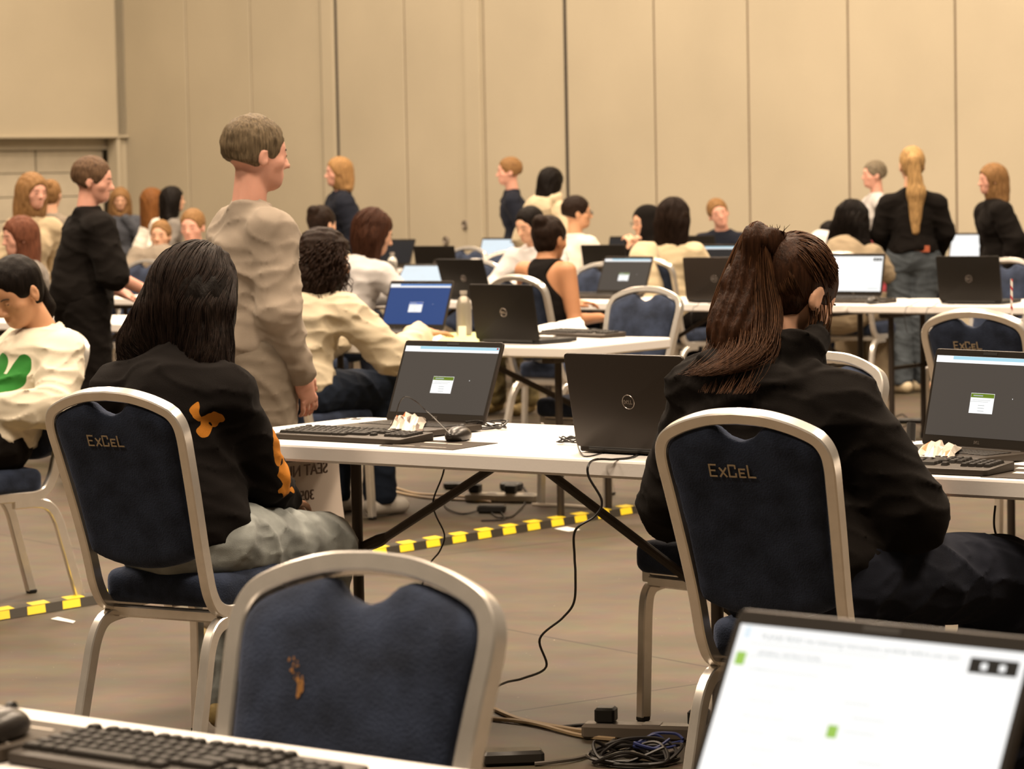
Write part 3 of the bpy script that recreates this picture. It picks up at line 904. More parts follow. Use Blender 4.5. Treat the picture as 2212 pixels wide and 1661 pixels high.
    if top is not None:
        hz = hem if hem is not None else (.53 if sit else .86 * sc)
        wr = wr_amp
        def topf(p):
            d = torso(p, thick)
            if not bare:
                for k in lim:
                    e, wv = j['elb' + k], j['wri' + k]
                    wv = e + (wv - e) * min(1, sleeve) * .97
                    d = smin(d, rc(p, j['sho' + k], e, .050 * sc + thick, .045 * sc + thick), .035)
                    if sleeve > 0: d = smin(d, rc(p, e, wv, .045 * sc + thick * .95, .030 * sc + thick * .55), .015)
            if topx is not None: d = topx(p, d, nk)
            if hood:
                q = p - nk
                rg = np.sqrt((np.sqrt((q[:, 0] / 1.15) ** 2 + (q[:, 1] + .015) ** 2) - .082) ** 2 + ((q[:, 2] - .015 - q[:, 1] * .25) / 1.25) ** 2) - .030
                d = smin(d, rg, .02)
                hd = el(p, nk + A3(0, -.115, -.075), (.135, .062, .115))
                d = smin(d, hd, .025)
                d = smax(d, -el(p, nk + A3(0, -.055, .055), (.075, .050, .085)), .02)
            else:
                d = smax(d, -(el(p, nk + A3(0, .012, .05), (.074 * sc, .078 * sc, .062 * sc))), .008)
            r1 = 1 - np.abs(wob(p * A3(1, 1, 1.5) + .02 * wob(p, 9, seed)[:, None], 15, seed)); r2 = 1 - np.abs(wob(p * A3(.8, .8, 1.3), 34, seed + 3))
            f = 1.5 * r1 ** 3 + .9 * r2 ** 4 + .5 * wob(p, 19, seed) - .5
            d = d - wr * f
            hzz = hz + .012 * np.sin(p[:, 0] * 23 + seed) + .01 * np.sin(p[:, 1] * 17)
            arm = np.minimum(rc(p, j['elbl'], j['wril'], .09, .08), rc(p, j['elbr'], j['wrir'], .09, .08))
            cut = hzz - p[:, 2]
            d = smax(d, np.minimum(cut, arm) if not bare else cut, .006)
            if bare:       # racer back: straps only
                z0 = j['che'][2] + .045
                xx = np.abs(p[:, 0] - j['che'][0])
                wdt = .165 - .100 * np.clip((p[:, 2] - (j['lum'][2] + .05)) / .15, 0, 1) ** .8 + .020 * np.clip((p[:, 2] - z0 - .03) / .05, 0, 1)
                d = smax(d, xx - wdt, .006); d = smax(d, p[:, 2] - (nk[2] + .012), .004)
            if sleeve < .95 and not bare:
                pass
            d = smax(d, .004 - body(p), .002) if False else d
            return d
        V, F = sdf_mesh(topf, lo, hi, vox)
        to = mesh_np(tkind, V, F, top, t)
        t['_top'] = to.name
    if bottom is not None and legs:
        def botf(p):
            d = el(p, j['pel'] - A3(0, 0, .015), (.150 * sc + bthick, .112 * sc + bthick, .11 * sc + bthick))
            for k in lim:
                a = j['kne' + k]; b = j['ank' + k]
                b = b + (a - b) * .02
                d = smin(d, rc(p, j['hip' + k], a, .084 * sc + bthick, .062 * sc + bthick), .03)
                d = smin(d, rc(p, a, b, .062 * sc + bthick, .050 * sc + bthick), .02)
                if bthick > .03: d = smin(d, rc(p, a, b, .07, .075), .02)
            d = d - .0045 * (1.8 * (1 - np.abs(wob(p, 20, seed + 5))) ** 3 + 1.0 * (1 - np.abs(wob(p * A3(.6, .6, 1.4), 42, seed))) ** 4 - .5)
            top_z = (hem if hem is not None else (.60 if sit else .93 * sc)) + .045
            d = smax(d, p[:, 2] - max(top_z, (.66 if sit else 1.0 * sc)), .006)
            for k in lim: pass
            return smax(d, (j['ankl'][2] * .5 + j['ankr'][2] * .5) * .0 + .055 - p[:, 2], .004)
        V, F = sdf_mesh(botf, lo, hi, vox)
        mesh_np('trousers', V, F, bottom, t)
        for k in lim:
            a = j['ank' + k]; b = j['toe' + k]
            fd = A3(b[0] - a[0], b[1] - a[1], 0); fd = fd / (np.linalg.norm(fd) + 1e-6)
            heel = A3(a[0], a[1], b[2]) - fd * .045
            tip = A3(b[0], b[1], b[2]) + fd * .01
            zf = b[2] - .035
            def sh(p):
                d = rc(p, heel + A3(0, 0, .012), tip, .040, .036)
                d = smin(d, rc(p, a - A3(0, 0, .01), a + A3(0, 0, .01) * 0 + (a - A3(0, 0, .03)) * 0 - A3(0, 0, 0.03), .042, .042), .02)
                return smax(d, zf - p[:, 2], .004)
            V, F = sdf_mesh(sh, np.minimum(heel, tip) - .08, np.maximum(np.maximum(heel, tip), a) + .08, max(.006, vox * .8))
            if len(V): mesh_np('shoe', V, F, shoe or M_BLACK, t)
    # --- hair
    if hair and hcol is not None:
        gr = lambda p: .0013 * np.sin(p[:, 0] * 210 + 3 * np.sin(p[:, 2] * 18 + seed)) + .0010 * np.sin(p[:, 1] * 180 + 2.4 * np.sin(p[:, 2] * 23))
        back = -hf.copy(); back[2] = 0; back /= (np.linalg.norm(back) + 1e-6); rt = HR[:, 0].copy(); rt[2] = 0; rt /= (np.linalg.norm(rt) + 1e-6)
        def cap(q, k=1.0, face=True):
            d = el(q, (0, -.016, .034), (.080 * k + .004, .103 * k + .002, .094 * k + .003))
            d = smin(d, el(q, (0, -.035, -.015), (.066 * k, .062 * k, .072 * k)), .02)
            if face:
                d = smax(d, -el(q, (0, .104, -.028), (.070, .072, .100)), .008)
                d = smax(d, -(el(np.abs(q[:, 0])[:, None] * A3(1, 0, 0) + q * A3(0, 1, 1), (.082, .01, -.055), (.035, .040, .052))), .008)
            return d
        def hairf(p):
            q = (p - hc) @ HR / hs
            if hair == 'short':
                d = cap(q, 1.0); d = smax(d, -(q[:, 2] + .045 + q[:, 1] * .3), .01)
                return (d - .003 * wob(p, 120, seed)) * hs
            if hair == 'hijab':
                d = el(q, (0, -.015, .03), (.088, .108, .100))
                d = smin(d, el(q, (0, -.005, -.06), (.088, .090, .085)), .05)
                d = smax(d, -el(q, (0, .110, -.012), (.056, .072, .082)), .008)
                d = smin(d * hs, el(p, nk + A3(0, .0, -.03), (.155, .115, .085)), .05)
                return d - .004 * wob(p, 26, seed)
            if hair in ('bun', 'ponytail'):
                d = cap(q, .99)
                if hair == 'bun':
                    d = smin(d, el(q, (0.0, -.085, .085), (.046, .042, .040)), .012)
                    d = d - .003 * wob(q, 70, seed)
                return (d - gr(q) * .8) * hs
            if hair == 'curly':
                d = cap(q, 1.10)
                d = smin(d * hs, el(p, hc + back * .045 - A3(0, 0, .075), (.120 * hbulk, .115 * hbulk, .125)), .03)
                d = smin(d, el(p, hc + back * .075 - A3(0, 0, .165), (.115 * hbulk, .10 * hbulk, .10)), .04)
                d = smax(d, -el(q, (0, .112, -.035), (.070, .078, .110)) * hs, .01)
                return d - .006 * (1 - np.abs(wob(p, 62, seed))) ** 2 - .005 * wob(p * A3(1, 1, 1.6), 115, seed)
            # long, hanging
            d = cap(q, 1.03, hair == 'tail' or hbulk < .8) * hs
            if not (hair == 'tail' or hbulk < .8): d = smax(d, -el(q, (0, .16, -.04), (.14, .125, .125)) * hs, .008)
            z1 = hc[2] - hlen
            c0 = hc + back * .040 - A3(0, 0, .0)
            if hair == 'tail':
                d0 = cap(q, .99) * hs
                b0 = hc + HR @ A3(0, -.105, .070) * hs
                b1 = b0 + back * .045 - A3(0, 0, .05)
                b2 = b0 + back * .030 + rt * .0 - A3(0, 0, hlen)
                g = rc(p, b0, b1, .020, .030); g = smin(g, rc(p, b1, b2, .033 * hbulk, .014), .02)
                g = g - gr(p) * 1.6
                return smin(d0 - gr(q) * .7, g, .008)
            def rel(c, r):
                w_ = p - c
                return el(np.stack([w_ @ rt.astype(np.float32), w_ @ (-back).astype(np.float32), w_[:, 2]], 1), (0, 0, 0), r)
            d = smin(d, rel(hc + back * .030 - A3(0, 0, .035), (.101 * min(hbulk, 1.15), .092, .128)), .06)
            d = smin(d, rel(hc + back * .052 - A3(0, 0, hlen * .52), (.108 * hbulk, .070, hlen * .44)), .05)
            d = smin(d, rel(hc + back * .060 - A3(0, 0, hlen * .80), (.125 * hbulk, .052, hlen * .20)), .04)
            if hairx is not None: d = hairx(p, d, hc, nk)
            d = smax(d, -el(q, (0, .16, -.05), (.14, .125, .135)) * hs, .01)
            wv = .0012 * wob(p * A3(1, 1, .25), 60, seed)
            return d - gr(p) * 1.5 - wv
        l2 = np.minimum(hc - .22, nk - .2); l2[2] = min(l2[2], hc[2] - hlen - .08); h2 = hc + .22
        V, F = sdf_mesh(hairf, l2, h2, min(vox, .008) if vox < .0125 else .010)
        nm = 'headscarf' if hair == 'hijab' else 'hair'
        mesh_np(nm, V, F, hcol, t)
        if nstr:
            rg = np.random.default_rng(int(seed * 10)); n = nstr
            az = rg.uniform(-1.95, 1.95, n); ks = rg.uniform(.80, 1.03, n)
            lv = []
            for k in range(4):      # over the crown
                ph = .12 + k * .36 + rg.uniform(-.03, .03, n)
                dr = (np.sin(az) * np.sin(ph))[:, None] * rt + (np.cos(az) * np.sin(ph))[:, None] * back + np.cos(ph)[:, None] * up
                lv.append((np.tile(hc + up * .02, (n, 1)), dr))
            for k in range(6):      # hanging
                z = hc[2] + .02 - (hlen * ks) * (k + .6) / 6
                o_ = np.tile(hc + back * (.045 + .01 * k), (n, 1)); o_[:, 2] = z
                a2 = az * (1 - .04 * k) + .03 * np.sin(k * 1.3 + az * 9)
                lv.append((o_, np.sin(a2)[:, None] * rt + np.cos(a2)[:, None] * back))
            rad = np.linspace(.30, .02, 57)
            pts = []
            for o_, dr in lv:
                Q = (o_[:, None, :] + dr[:, None, :] * rad[None, :, None]).reshape(-1, 3).astype(np.float32)
                ins = hairf(Q).reshape(n, -1) < .0008
                ix = np.argmax(ins, 1); ok = ins.any(1)
                rr_ = np.where(ok, rad[ix] + .0030 + rg.uniform(-.0025, .002, n), .05)
                pts.append(o_ + dr * rr_[:, None])
            cs = [[Vector(p_[i].tolist()) for p_ in pts] for i in range(n)]
            strands('hair_strands', cs, smat or hcol, t, srad)
    if extra: extra(t, j, hc, HR, nk)
    return t, j, hc, HR, nk
def strands(name, curves, m, parent, r=.0011):
    mb = MB()
    for c in curves: 
        pts = catmull(c, 5); n = len(pts)
        mb.tube(pts, [r * (1 - .75 * (i / (n - 1)) ** 2) for i in range(n)], 3, caps=False)
    return mb.build(name, m, parent, sharp=None)

# ------------------------------------------------------------------ measuring helpers: a sight line met with a level (z) or a distance (Y)
def _ray(px, py):
    a, b = px - 1106.0, py - 830.5
    u = a * math.cos(ROLL) - b * math.sin(ROLL); v = a * math.sin(ROLL) + b * math.cos(ROLL)
    return u, math.cos(PITCH) * FPX - math.sin(PITCH) * v, -math.sin(PITCH) * FPX - math.cos(PITCH) * v
def at_z(px, py, z=0.0):
    x, y, h = _ray(px, py); k = (z - EYE) / h
    return Vector((x * k, y * k, z))
def at_y(px, py, Y):
    x, y, h = _ray(px, py); k = Y / y
    return Vector((x * k, Y, EYE + h * k))

# ------------------------------------------------------------------ tables
AX, AY, AA = -.92, 7.917, .642
at_, an_ = place_dir(AA)
def onA(i, j, z=.7455): return Vector((AX, AY, 0)) + at_ * i + an_ * j + Vector((0, 0, z))
place_table(AX, AY, AA, 'white folding table with the mouse and snack wrapper, right of the orange printed hoodie', make_table(1.83, .20, .63, True))
p = onA(1.845, 0); place_table(p.x, p.y, AA, 'white folding table at the right in front of the person with the brown ponytail')
place_table(-1.45, 3.42, .667, 'nearest white folding table, cut by the bottom edge, carrying the blurred keyboard')
B0 = Vector((-1.24, 13.01, 0))
place_table(B0.x, B0.y, TA, 'white folding table with the green sheet and the laptop with the blue screen')
tt, tn = place_dir(TA)
C1 = Vector((.27, 16.60, 0))
place_table(C1.x, C1.y, TA, 'white folding table in front of the bare-shouldered person in the black tank top')
for k, lb in ((1, 'white folding table in front of the legs of the blonde standing person'), (-1, 'white folding table behind the laptop with the blue screen'),
              (-2, 'white folding table behind the walking person in pale clothes')):
    q = C1 + tt * 1.832 * k; place_table(q.x, q.y, TA, lb)
place_table(-2.95, 15.62, TA, 'white folding table behind the person in the white sweater with the green print')
for x, y, lb in ((-1.5, 21.22, 'white folding table under the small laptop lid left of centre, third row back'), (-.007, 20.16, 'white folding table behind the grey laptop screen in the middle distance'),
                 (-2.4, 25.0, 'far white folding table behind the long brown haired person with curls hanging'), (-.907, 23.94, 'far white folding table under the small bright laptop by the wall panels'),
                 (.586, 22.88, 'far white folding table by the short haired person in the dark jacket'), (2.45, 22.0, 'white folding table right of the blonde standing person')):
    place_table(x, y, TA, lb)

# ------------------------------------------------------------------ chairs
place_chair(-.887, 7.163, .53, 'blue chair of the person in the orange printed black hoodie')
place_chair(.548, 6.128, .575, 'blue chair of the person with the brown ponytail, gold word on its back')
fc = place_chair(-.264, 3.613, 3.705, 'nearest blue chair with an orange stain, facing the camera at the bottom')
rnd = random.Random(3); mb = MB()
for k in range(34):
    u = k / 34; cx = .080 - .026 * u + rnd.uniform(-.009, .006); cz = .812 - .040 * u + rnd.uniform(-.005, .005)
    r = rnd.uniform(.0006, .0016) * (1 + 1.2 * (u > .6))
    pts = [(cx + r * rnd.uniform(.5, 1.2) * math.cos(a), cz + 1.6 * r * rnd.uniform(.5, 1.2) * math.sin(a)) for a in [i * .9 for i in range(7)]]
    mb.add([(x, rail_y(z) + .0385, z) for x, z in pts], [tuple(range(6, -1, -1))])
mb.build('stain', mat('rust_stain', (.36, .17, .045), rough=.9), fc, smooth=False)['label'] = 'orange stain on the back pad'
place_chair(.519, 13.068, 3.824, 'empty blue chair behind the right end of the table with the white paper')
place_chair(.749, 7.80, 3.93, 'empty blue chair across the table, partly hidden by the person with the brown ponytail')
place_chair(-1.69, 10.15, 4.07, 'blue chair of the person in the white sweater with the green print')
place_chair(1.712, 10.45, .62, 'dark blue chair at the right edge behind the open laptop, gold word on its back')
place_chair(-.98, 12.20, .56, 'blue chair of the curly haired person in the cream sweater')
place_chair(.14, 15.386, .795, 'blue chair of the person in the black tank top')
place_chair(.464, 17.25, 3.80, 'blue chair behind the grey laptop screen, right of the bare-shouldered person')
place_chair(.95, 18.55, .70, 'blue chair with the beige coat of the long haired person')
place_chair(-.30, 18.6, 3.70, 'blue chair behind the laptop lid left of the person in the black tank top')
place_chair(-.06, 20.9, 3.6, 'blue chair right under the small pale laptop screen')
place_chair(-.42, 22.6, 3.9, 'small far blue chair beside the low round lock covers of the wall')
place_chair(2.20, 19.05, .62, 'blue chair of the long dark haired person left of the blonde standing person')
place_chair(-3.0, 21.6, .5, 'far blue chair left of the pair of standing people by the corner')
place_chair(-2.62, 20.3, 3.9, 'far blue chair just left of the dark long haired head')
place_chair(-1.5, 19.9, .6, 'blue chair under the small dark haired head behind the curly haired person')
place_chair(-1.30, 16.1, .6, 'blue chair left of the curly haired head')
place_chair(2.72, 16.55, 3.9, 'blue chair at the right edge behind the dark laptop lid')

# ------------------------------------------------------------------ laptops
make_laptop(-.217, 8.065, .689, .40, 1, 'open laptop with a grey screen and green dialog, behind the mouse', 'dialog')
make_laptop(.302, 7.161, .672, .20, -1, 'open laptop seen from its lid, just left of the person with the brown ponytail', 'off')
l3 = make_laptop(-.01, 12.331, .741, .18, -1, 'black laptop lid on the table with the white paper', 'off', M_LIDB)
make_laptop(1.102, 6.973, .90, .236, 1, 'open laptop at the right edge with grey screen, on the right table', 'dialog')
make_laptop(-.454, 13.359, .604, .40, 1, 'open laptop with a bright blue screen in front of the person in the cream sweater', 'blue')
make_laptop(1.127, 16.06, .50, .175, -1, 'dark laptop lid left of the head with the brown ponytail', 'off', M_LID)
make_laptop(2.395, 15.27, .60, .165, -1, 'dark laptop lid right of the blonde standing person, by the striped straw', 'off', M_LIDB)
make_laptop(1.894, 16.219, .687, .19, 1, 'laptop with a white document screen left of the blonde standing person', 'doc')
make_laptop(.638, 17.10, .70, .40, 1, 'laptop with grey screen and small white window, right of the bare shoulder', 'dialog')
make_laptop(-.24, 17.14, .70, .33, -1, 'dark laptop lid behind the black lid and left of the bare shoulder', 'off', M_LIDB)
make_laptop(-.58, 17.62, .62, .70, 1, 'pale grey laptop screen above the blue screen', 'docpale')
make_laptop(-.50, 20.62, .62, .2, -1, 'small dark laptop lid left of centre in front of the far chairs', 'off', M_LIDB)
make_laptop(-.97, 24.25, .6, .4, 1, 'far dark laptop right of the long brown haired head', 'dark')
make_laptop(-.12, 23.75, .62, .35, 1, 'small far laptop with a pale screen left of the beige hooded person', 'docpale')
make_laptop(.66, 19.9, .62, .2, -1, 'dark laptop lid in front of the man in the white shirt', 'off', M_LIDB)
make_laptop(1.36, 19.55, .62, .3, 1, 'laptop with a bright blue bar just left of the brown ponytail', 'bar')
make_laptop(.90, 23.1, .62, .3, 1, 'far dark laptop in front of the clasped hands', 'dark')
make_laptop(1.45, 22.6, .62, .2, -1, 'far black laptop lid under the short haired head', 'off', M_LIDB)
make_laptop(3.40, 21.75, .62, .3, 1, 'laptop with a pale document screen right of the blonde standing person', 'doc')
# nearest laptop, blurred at the lower right
LN = make_laptop(.289, 2.802, .72, .50, 1, 'nearest laptop with a bright white screen, blurred at the lower right', 'doc')

# ------------------------------------------------------------------ the people
def patched(name, c, patches, col, noise=0.0, nscale=30, **k):
    """cloth with a printed design: ellipsoid regions in the wearer's own space take another colour"""
    m = cloth(name, c, **k)
    t = m.node_tree; b = t.nodes['Principled BSDF']
    lnk = b.inputs['Base Color'].links
    src = lnk[0].from_socket if lnk else None
    tc = t.nodes.new('ShaderNodeTexCoord')
    acc = None
    for ctr, rad in patches:
        mp = t.nodes.new('ShaderNodeVectorMath'); mp.operation = 'SUBTRACT'; mp.inputs[1].default_value = ctr
        t.links.new(tc.outputs['Object'], mp.inputs[0])
        dv = t.nodes.new('ShaderNodeVectorMath'); dv.operation = 'DIVIDE'; dv.inputs[1].default_value = rad
        t.links.new(mp.outputs[0], dv.inputs[0])
        ln = t.nodes.new('ShaderNodeVectorMath'); ln.operation = 'LENGTH'
        t.links.new(dv.outputs[0], ln.inputs[0])
        out = ln.outputs['Value']
        if acc is None: acc = out
        else:
            mn = t.nodes.new('ShaderNodeMath'); mn.operation = 'MINIMUM'
            t.links.new(acc, mn.inputs[0]); t.links.new(out, mn.inputs[1]); acc = mn.outputs[0]
    if noise:
        n = t.nodes.new('ShaderNodeTexNoise'); n.inputs['Scale'].default_value = nscale; n.inputs['Detail'].default_value = 1
        t.links.new(tc.outputs['Object'], n.inputs['Vector'])
        ma = t.nodes.new('ShaderNodeMath'); ma.operation = 'MULTIPLY_ADD'; ma.inputs[1].default_value = noise; ma.inputs[2].default_value = -noise * .5
        t.links.new(n.outputs['Fac'], ma.inputs[0])
        ad = t.nodes.new('ShaderNodeMath'); ad.operation = 'ADD'
        t.links.new(acc, ad.inputs[0]); t.links.new(ma.outputs[0], ad.inputs[1]); acc = ad.outputs[0]
    lt = t.nodes.new('ShaderNodeMath'); lt.operation = 'LESS_THAN'; lt.inputs[1].default_value = 1.0
    t.links.new(acc, lt.inputs[0])
    mx = t.nodes.new('ShaderNodeMix'); mx.data_type = 'RGBA'
    t.links.new(lt.outputs[0], mx.inputs[0])
    if src: t.links.new(src, mx.inputs[6])
    else: mx.inputs[6].default_value = (*c, 1)
    mx.inputs[7].default_value = (*col, 1)
    t.links.new(mx.outputs[2], b.inputs['Base Color'])
    return m
H_BROWN = hairmat('dark_brown', (.030, .0125, .006)); H_BLACK = hairmat('black', (.007, .005, .004)); H_DARK = hairmat('darkest_brown', (.016, .009, .006))
H_BLONDE = hairmat('blonde', (.38, .235, .10), .6); H_LIGHT = hairmat('light_brown', (.22, .12, .05), .4); H_AUB = hairmat('auburn', (.16, .065, .02), .4)
C_BLACK = cloth('black', (.0065, .005, .0042), sheen=.06); C_CREAM = cloth('cream', (.60, .52, .38)); C_WHITE = cloth('white', (.72, .68, .60))
C_BEIGE = cloth('beige', (.50, .40, .26)); C_NAVY = cloth('navy', (.012, .014, .022)); C_GREY = cloth('grey', (.20, .18, .16)); C_TAUPE = cloth('taupe', (.25, .21, .165))
C_KHAKI = cloth('khaki', (.34, .27, .18)); C_JEAN = cloth('blue_denim', (.070, .083, .096), var=.35, vscale=9); C_DJEAN = cloth('dark_denim', (.014, .020, .034), var=.3)
C_LJEAN = cloth('light_denim', (.27, .29, .28), var=.35, vscale=10); C_DGREEN = cloth('slate_denim', (.025, .04, .045), var=.3)
C_STRIPE = cloth('pale_blue_white', (.55, .53, .52)); C_RED = mat('red_plaid', (.22, .02, .03), rough=.9, var=.9, vscale=26)
C_PALE = cloth('pale_pinkish', (.30, .25, .20)); C_COAT = cloth('dark_brown_coat', (.045, .03, .02)); C_GBLUE = cloth('grey_blue', (.07, .075, .09))
S_TAN = mat('tan_shoe', (.34, .25, .10), rough=.7, var=.5, vscale=20); S_CREAM = mat('cream_shoe', (.60, .50, .34), rough=.6); S_WHITE = mat('white_shoe', (.6, .56, .5), rough=.6)

# --- person with the brown ponytail (nearest, right)
J = dict(nek=(-.103, .185, 1.030), che=(-.075, .13, .87), lum=(-.03, .12, .72), shol=(-.245, .135, .925), shor=(.085, .150, .925), elbl=(-.345, .17, .70), elbr=(.215, .215, .695),
         wril=(-.16, .43, .68), wrir=(.10, .47, .68), hipl=(-.09, .15, .56), hipr=(.09, .15, .56), kner=(.235, .62, .515), knel=(-.05, .60, .54), ankr=(.22, .60, .095), ankl=(-.05, .55, .095), toer=(.24, .73, .035), toel=(-.05, .68, .035))
def tail_extra(t, j, hc, HR, nk):
    rnd = random.Random(11)
    base = hc + HR @ A3(-.004, -.098, .078)
    # swept hair from the hairline to the band
    cs = []
    for i in range(300):
        a = rnd.uniform(-2.75, 2.75)
        s = A3(.080 * math.sin(a), .028 * math.cos(a) + rnd.uniform(-.035, .02), .02 + .088 * math.cos(a) * .9)
        if abs(a) > 1.6: s = A3(.074 * math.sin(a) * 1.05, -.03 + rnd.uniform(-.02, .015), -.035 + .06 * math.cos(a))
        m1 = s * .55 + A3(0, -.098, .078) * .45
        nrm = m1 - A3(0, -.016, .034); L = math.sqrt(((nrm / A3(.084, .105, .097)) ** 2).sum()); m1 = A3(0, -.016, .034) + nrm / L * 1.035
        nrm = s - A3(0, -.016, .034); L = math.sqrt(((nrm / A3(.084, .105, .097)) ** 2).sum()); s = A3(0, -.016, .034) + nrm / max(L, .5) * 1.02
        cs.append([Vector((hc + HR @ q).tolist()) for q in (s, m1)] + [Vector((base + A3(rnd.uniform(-.012, .012), 0, rnd.uniform(-.012, .012))).tolist())])
    back = -HR[:, 1].copy(); back[2] = 0; back /= np.linalg.norm(back)
    rt = HR[:, 0].copy(); rt[2] = 0; rt /= np.linalg.norm(rt)
    B = Vector(base.tolist()); bk = Vector(back.tolist()); rv = Vector(rt.tolist()); Z = Vector((0, 0, 1))
    for i in range(1500):
        u = rnd.uniform(-1, 1); v = rnd.uniform(-1, 1); k = rnd.random()
        if u * u + v * v > 1: continue
        ln = .240 + .05 * k
        p0 = B + rv * u * .014 + Z * v * .014
        p1 = p0 + bk * (.050 + .012 * v) + rv * (u * .022 - .016) + Z * (.030 - .020 * abs(u))
        p2 = B + bk * (.058 + .036 * v) + rv * (u * .076 - .036) - Z * .075
        p3 = B + bk * (.078 + .050 * v) + rv * (u * .106 - .026) - Z * (.165)
        p4 = B + bk * (.140 + .040 * v) + rv * (u * .094 + .016 + .008 * math.sin(i)) - Z * (ln * .90)
        p5 = B + bk * (.205 + .035 * v) + rv * (u * .075 + .005 - .075 * k * k) - Z * (ln * .98 + .022 * (1 - k))
        if k > .8: p5 = p5 + rv * .10 - Z * .03
        cs.append([p0, p1, p2, p3, p4, p5])
    for i in range(26):
        s = hc + HR @ A3(rnd.uniform(.05, .078), rnd.uniform(-.02, .03), rnd.uniform(-.02, .03))
        s = Vector(s.tolist()); cs.append([s, s + Vector((.008, -.012, -.05)), s + Vector((.0, -.035, -.11)), s + Vector((rnd.uniform(-.03, .02), -.05, -.15 - rnd.uniform(0, .02)))])
    for i in range(18):      # loose hairs above the band
        cs.append([B + rv * rnd.uniform(-.02, .02), B + Z * .02 + rv * rnd.uniform(-.03, .03), B + Z * rnd.uniform(.025, .04) + rv * rnd.uniform(-.05, .05) + bk * .01])
    strands('hair_strands', cs, hairmat('brown_strands', (.062, .028, .013), .7), t, .0013)
    # inner body of the tail so that it is opaque
    def g(p):
        b = base
        d = rc(p, b, b + back * .048 + A3(0, 0, .006) - rt * .010, .022, .032)
        d = smin(d, rc(p, b + back * .048 - rt * .012, b + back * .05 - rt * .036 - A3(0, 0, .09), .034, .056), .02)
        d = smin(d, rc(p, b + back * .05 - rt * .036 - A3(0, 0, .09), b + back * .085 - rt * .030 - A3(0, 0, .19), .056, .072), .02)
        d = smin(d, rc(p, b + back * .085 - rt * .030 - A3(0, 0, .19), b + back * .150 - rt * .005 - A3(0, 0, .245), .066, .026), .03)
        return d - .004 * np.sin(p[:, 0] * 240 + 3 * np.sin(p[:, 2] * 14)) - .002 * wob(p, 60, 1)
    V, F = sdf_mesh(g, base - A3(.26, .22, .38), base + A3(.18, .16, .1), .005)
    mesh_np('ponytail', V, F, H_BROWN, t)
def hood_drape(p, d, nk):
    # collar wrapped round the neck, then the hood lying on the upper back
    q = p - nk
    ring = np.sqrt((np.sqrt((q[:, 0] / 1.1) ** 2 + (q[:, 1] - .005) ** 2) - .088) ** 2 + ((q[:, 2] - .005 - q[:, 0] * .22 - q[:, 1] * .10) / 1.45) ** 2) - .026
    d = smin(d, ring, .025)
    bag = el(p, nk + A3(-.035, -.105, -.060), (.160, .070, .080))
    bag = smin(bag, el(p, nk + A3(-.13, -.045, -.065), (.075, .065, .075)), .03)
    bag = bag - .006 * (1 - np.abs(wob(p * A3(1, 1, 2.2), 17, 3.3))) ** 3
    d = smin(d, bag, .012)
    seam = [(.125, -.020, -.015), (.085, -.100, -.060), (.0, -.150, -.085), (-.09, -.140, -.125), (-.165, -.080, -.165), (-.20, -.03, -.15)]
    for a, b in zip(seam[:-1], seam[1:]):
        d = smin(d, rc(p, nk + A3(*a) + A3(0, -.028, 0), nk + A3(*b) + A3(0, -.028, 0), .019, .019), .006)
    return d
person('person with a brown ponytail in a black hoodie seated with their back to the camera', .548, 6.128, .575, J=J, head=(.30, .52, .02), hair='ponytail', hcol=H_BROWN, top=C_BLACK, tkind='hoodie', thick=.030,
       bottom=C_NAVY, bthick=.030, shoe=M_BLACK, vox=.0065, topx=hood_drape, hem=.50, extra=tail_extra, wr_amp=.006, hands=True)

# --- long dark hair, black hoodie with an orange print (left)
J = dict(nek=(-.055, .205, 1.015), che=(-.03, .17, .87), lum=(0, .14, .72), shol=(-.205, .16, .905), shor=(.100, .175, .905), elbl=(-.28, .26, .70), elbr=(.090, .33, .685), wril=(-.12, .50, .60), wrir=(.03, .52, .60),
         hipl=(-.088, .145, .54), hipr=(.088, .145, .54), kner=(.09, .62, .475), knel=(-.10, .60, .475), ankl=(-.13, .49, .09), ankr=(.02, .58, .09), toel=(-.13, .62, .035), toer=(.02, .70, .035))
C_ORANGE = patched('black_orange_print', (.0065, .005, .0045), [((.165, .335, .77), (.03, .06, .05)), ((.165, .36, .70), (.035, .05, .03)), ((.16, .38, .655), (.04, .06, .022)), ((.13, .06, .84), (.032, .05, .045)), ((.09, .05, .875), (.012, .05, .03))], (.50, .19, .025), noise=1.5, nscale=26, sheen=.05)
def wide_hair(p, d, hc, nk):
    d = smin(d, rc(p, hc + A3(-.045, -.04, .0), hc + A3(-.120, -.07, -.12), .072, .056), .05)
    d = smin(d, rc(p, hc + A3(-.120, -.07, -.12), hc + A3(-.135, -.09, -.21), .056, .035), .04)
    d = smin(d, rc(p, hc + A3(.045, -.05, -.02), hc + A3(.090, -.09, -.16), .066, .054), .05)
    return smin(d, rc(p, hc + A3(.090, -.09, -.16), hc + A3(.175, -.11, -.31), .050, .016), .03)
person('person with long dark hair in a black hoodie with orange print, light jeans', -.887, 7.163, .53, J=J, head=(.10, .50, .0), hair='long', hcol=H_BLACK, hlen=.335, hairx=wide_hair, top=C_ORANGE, tkind='hoodie', thick=.026, bottom=C_LJEAN, bthick=.020,
       shoe=S_TAN, vox=.0075, hood=False, hem=.52, hbulk=1.25, nstr=1500, smat=hairmat('black_strands', (.016, .010, .0075), .7), srad=.0015, wr_amp=.006, seed=2.2)

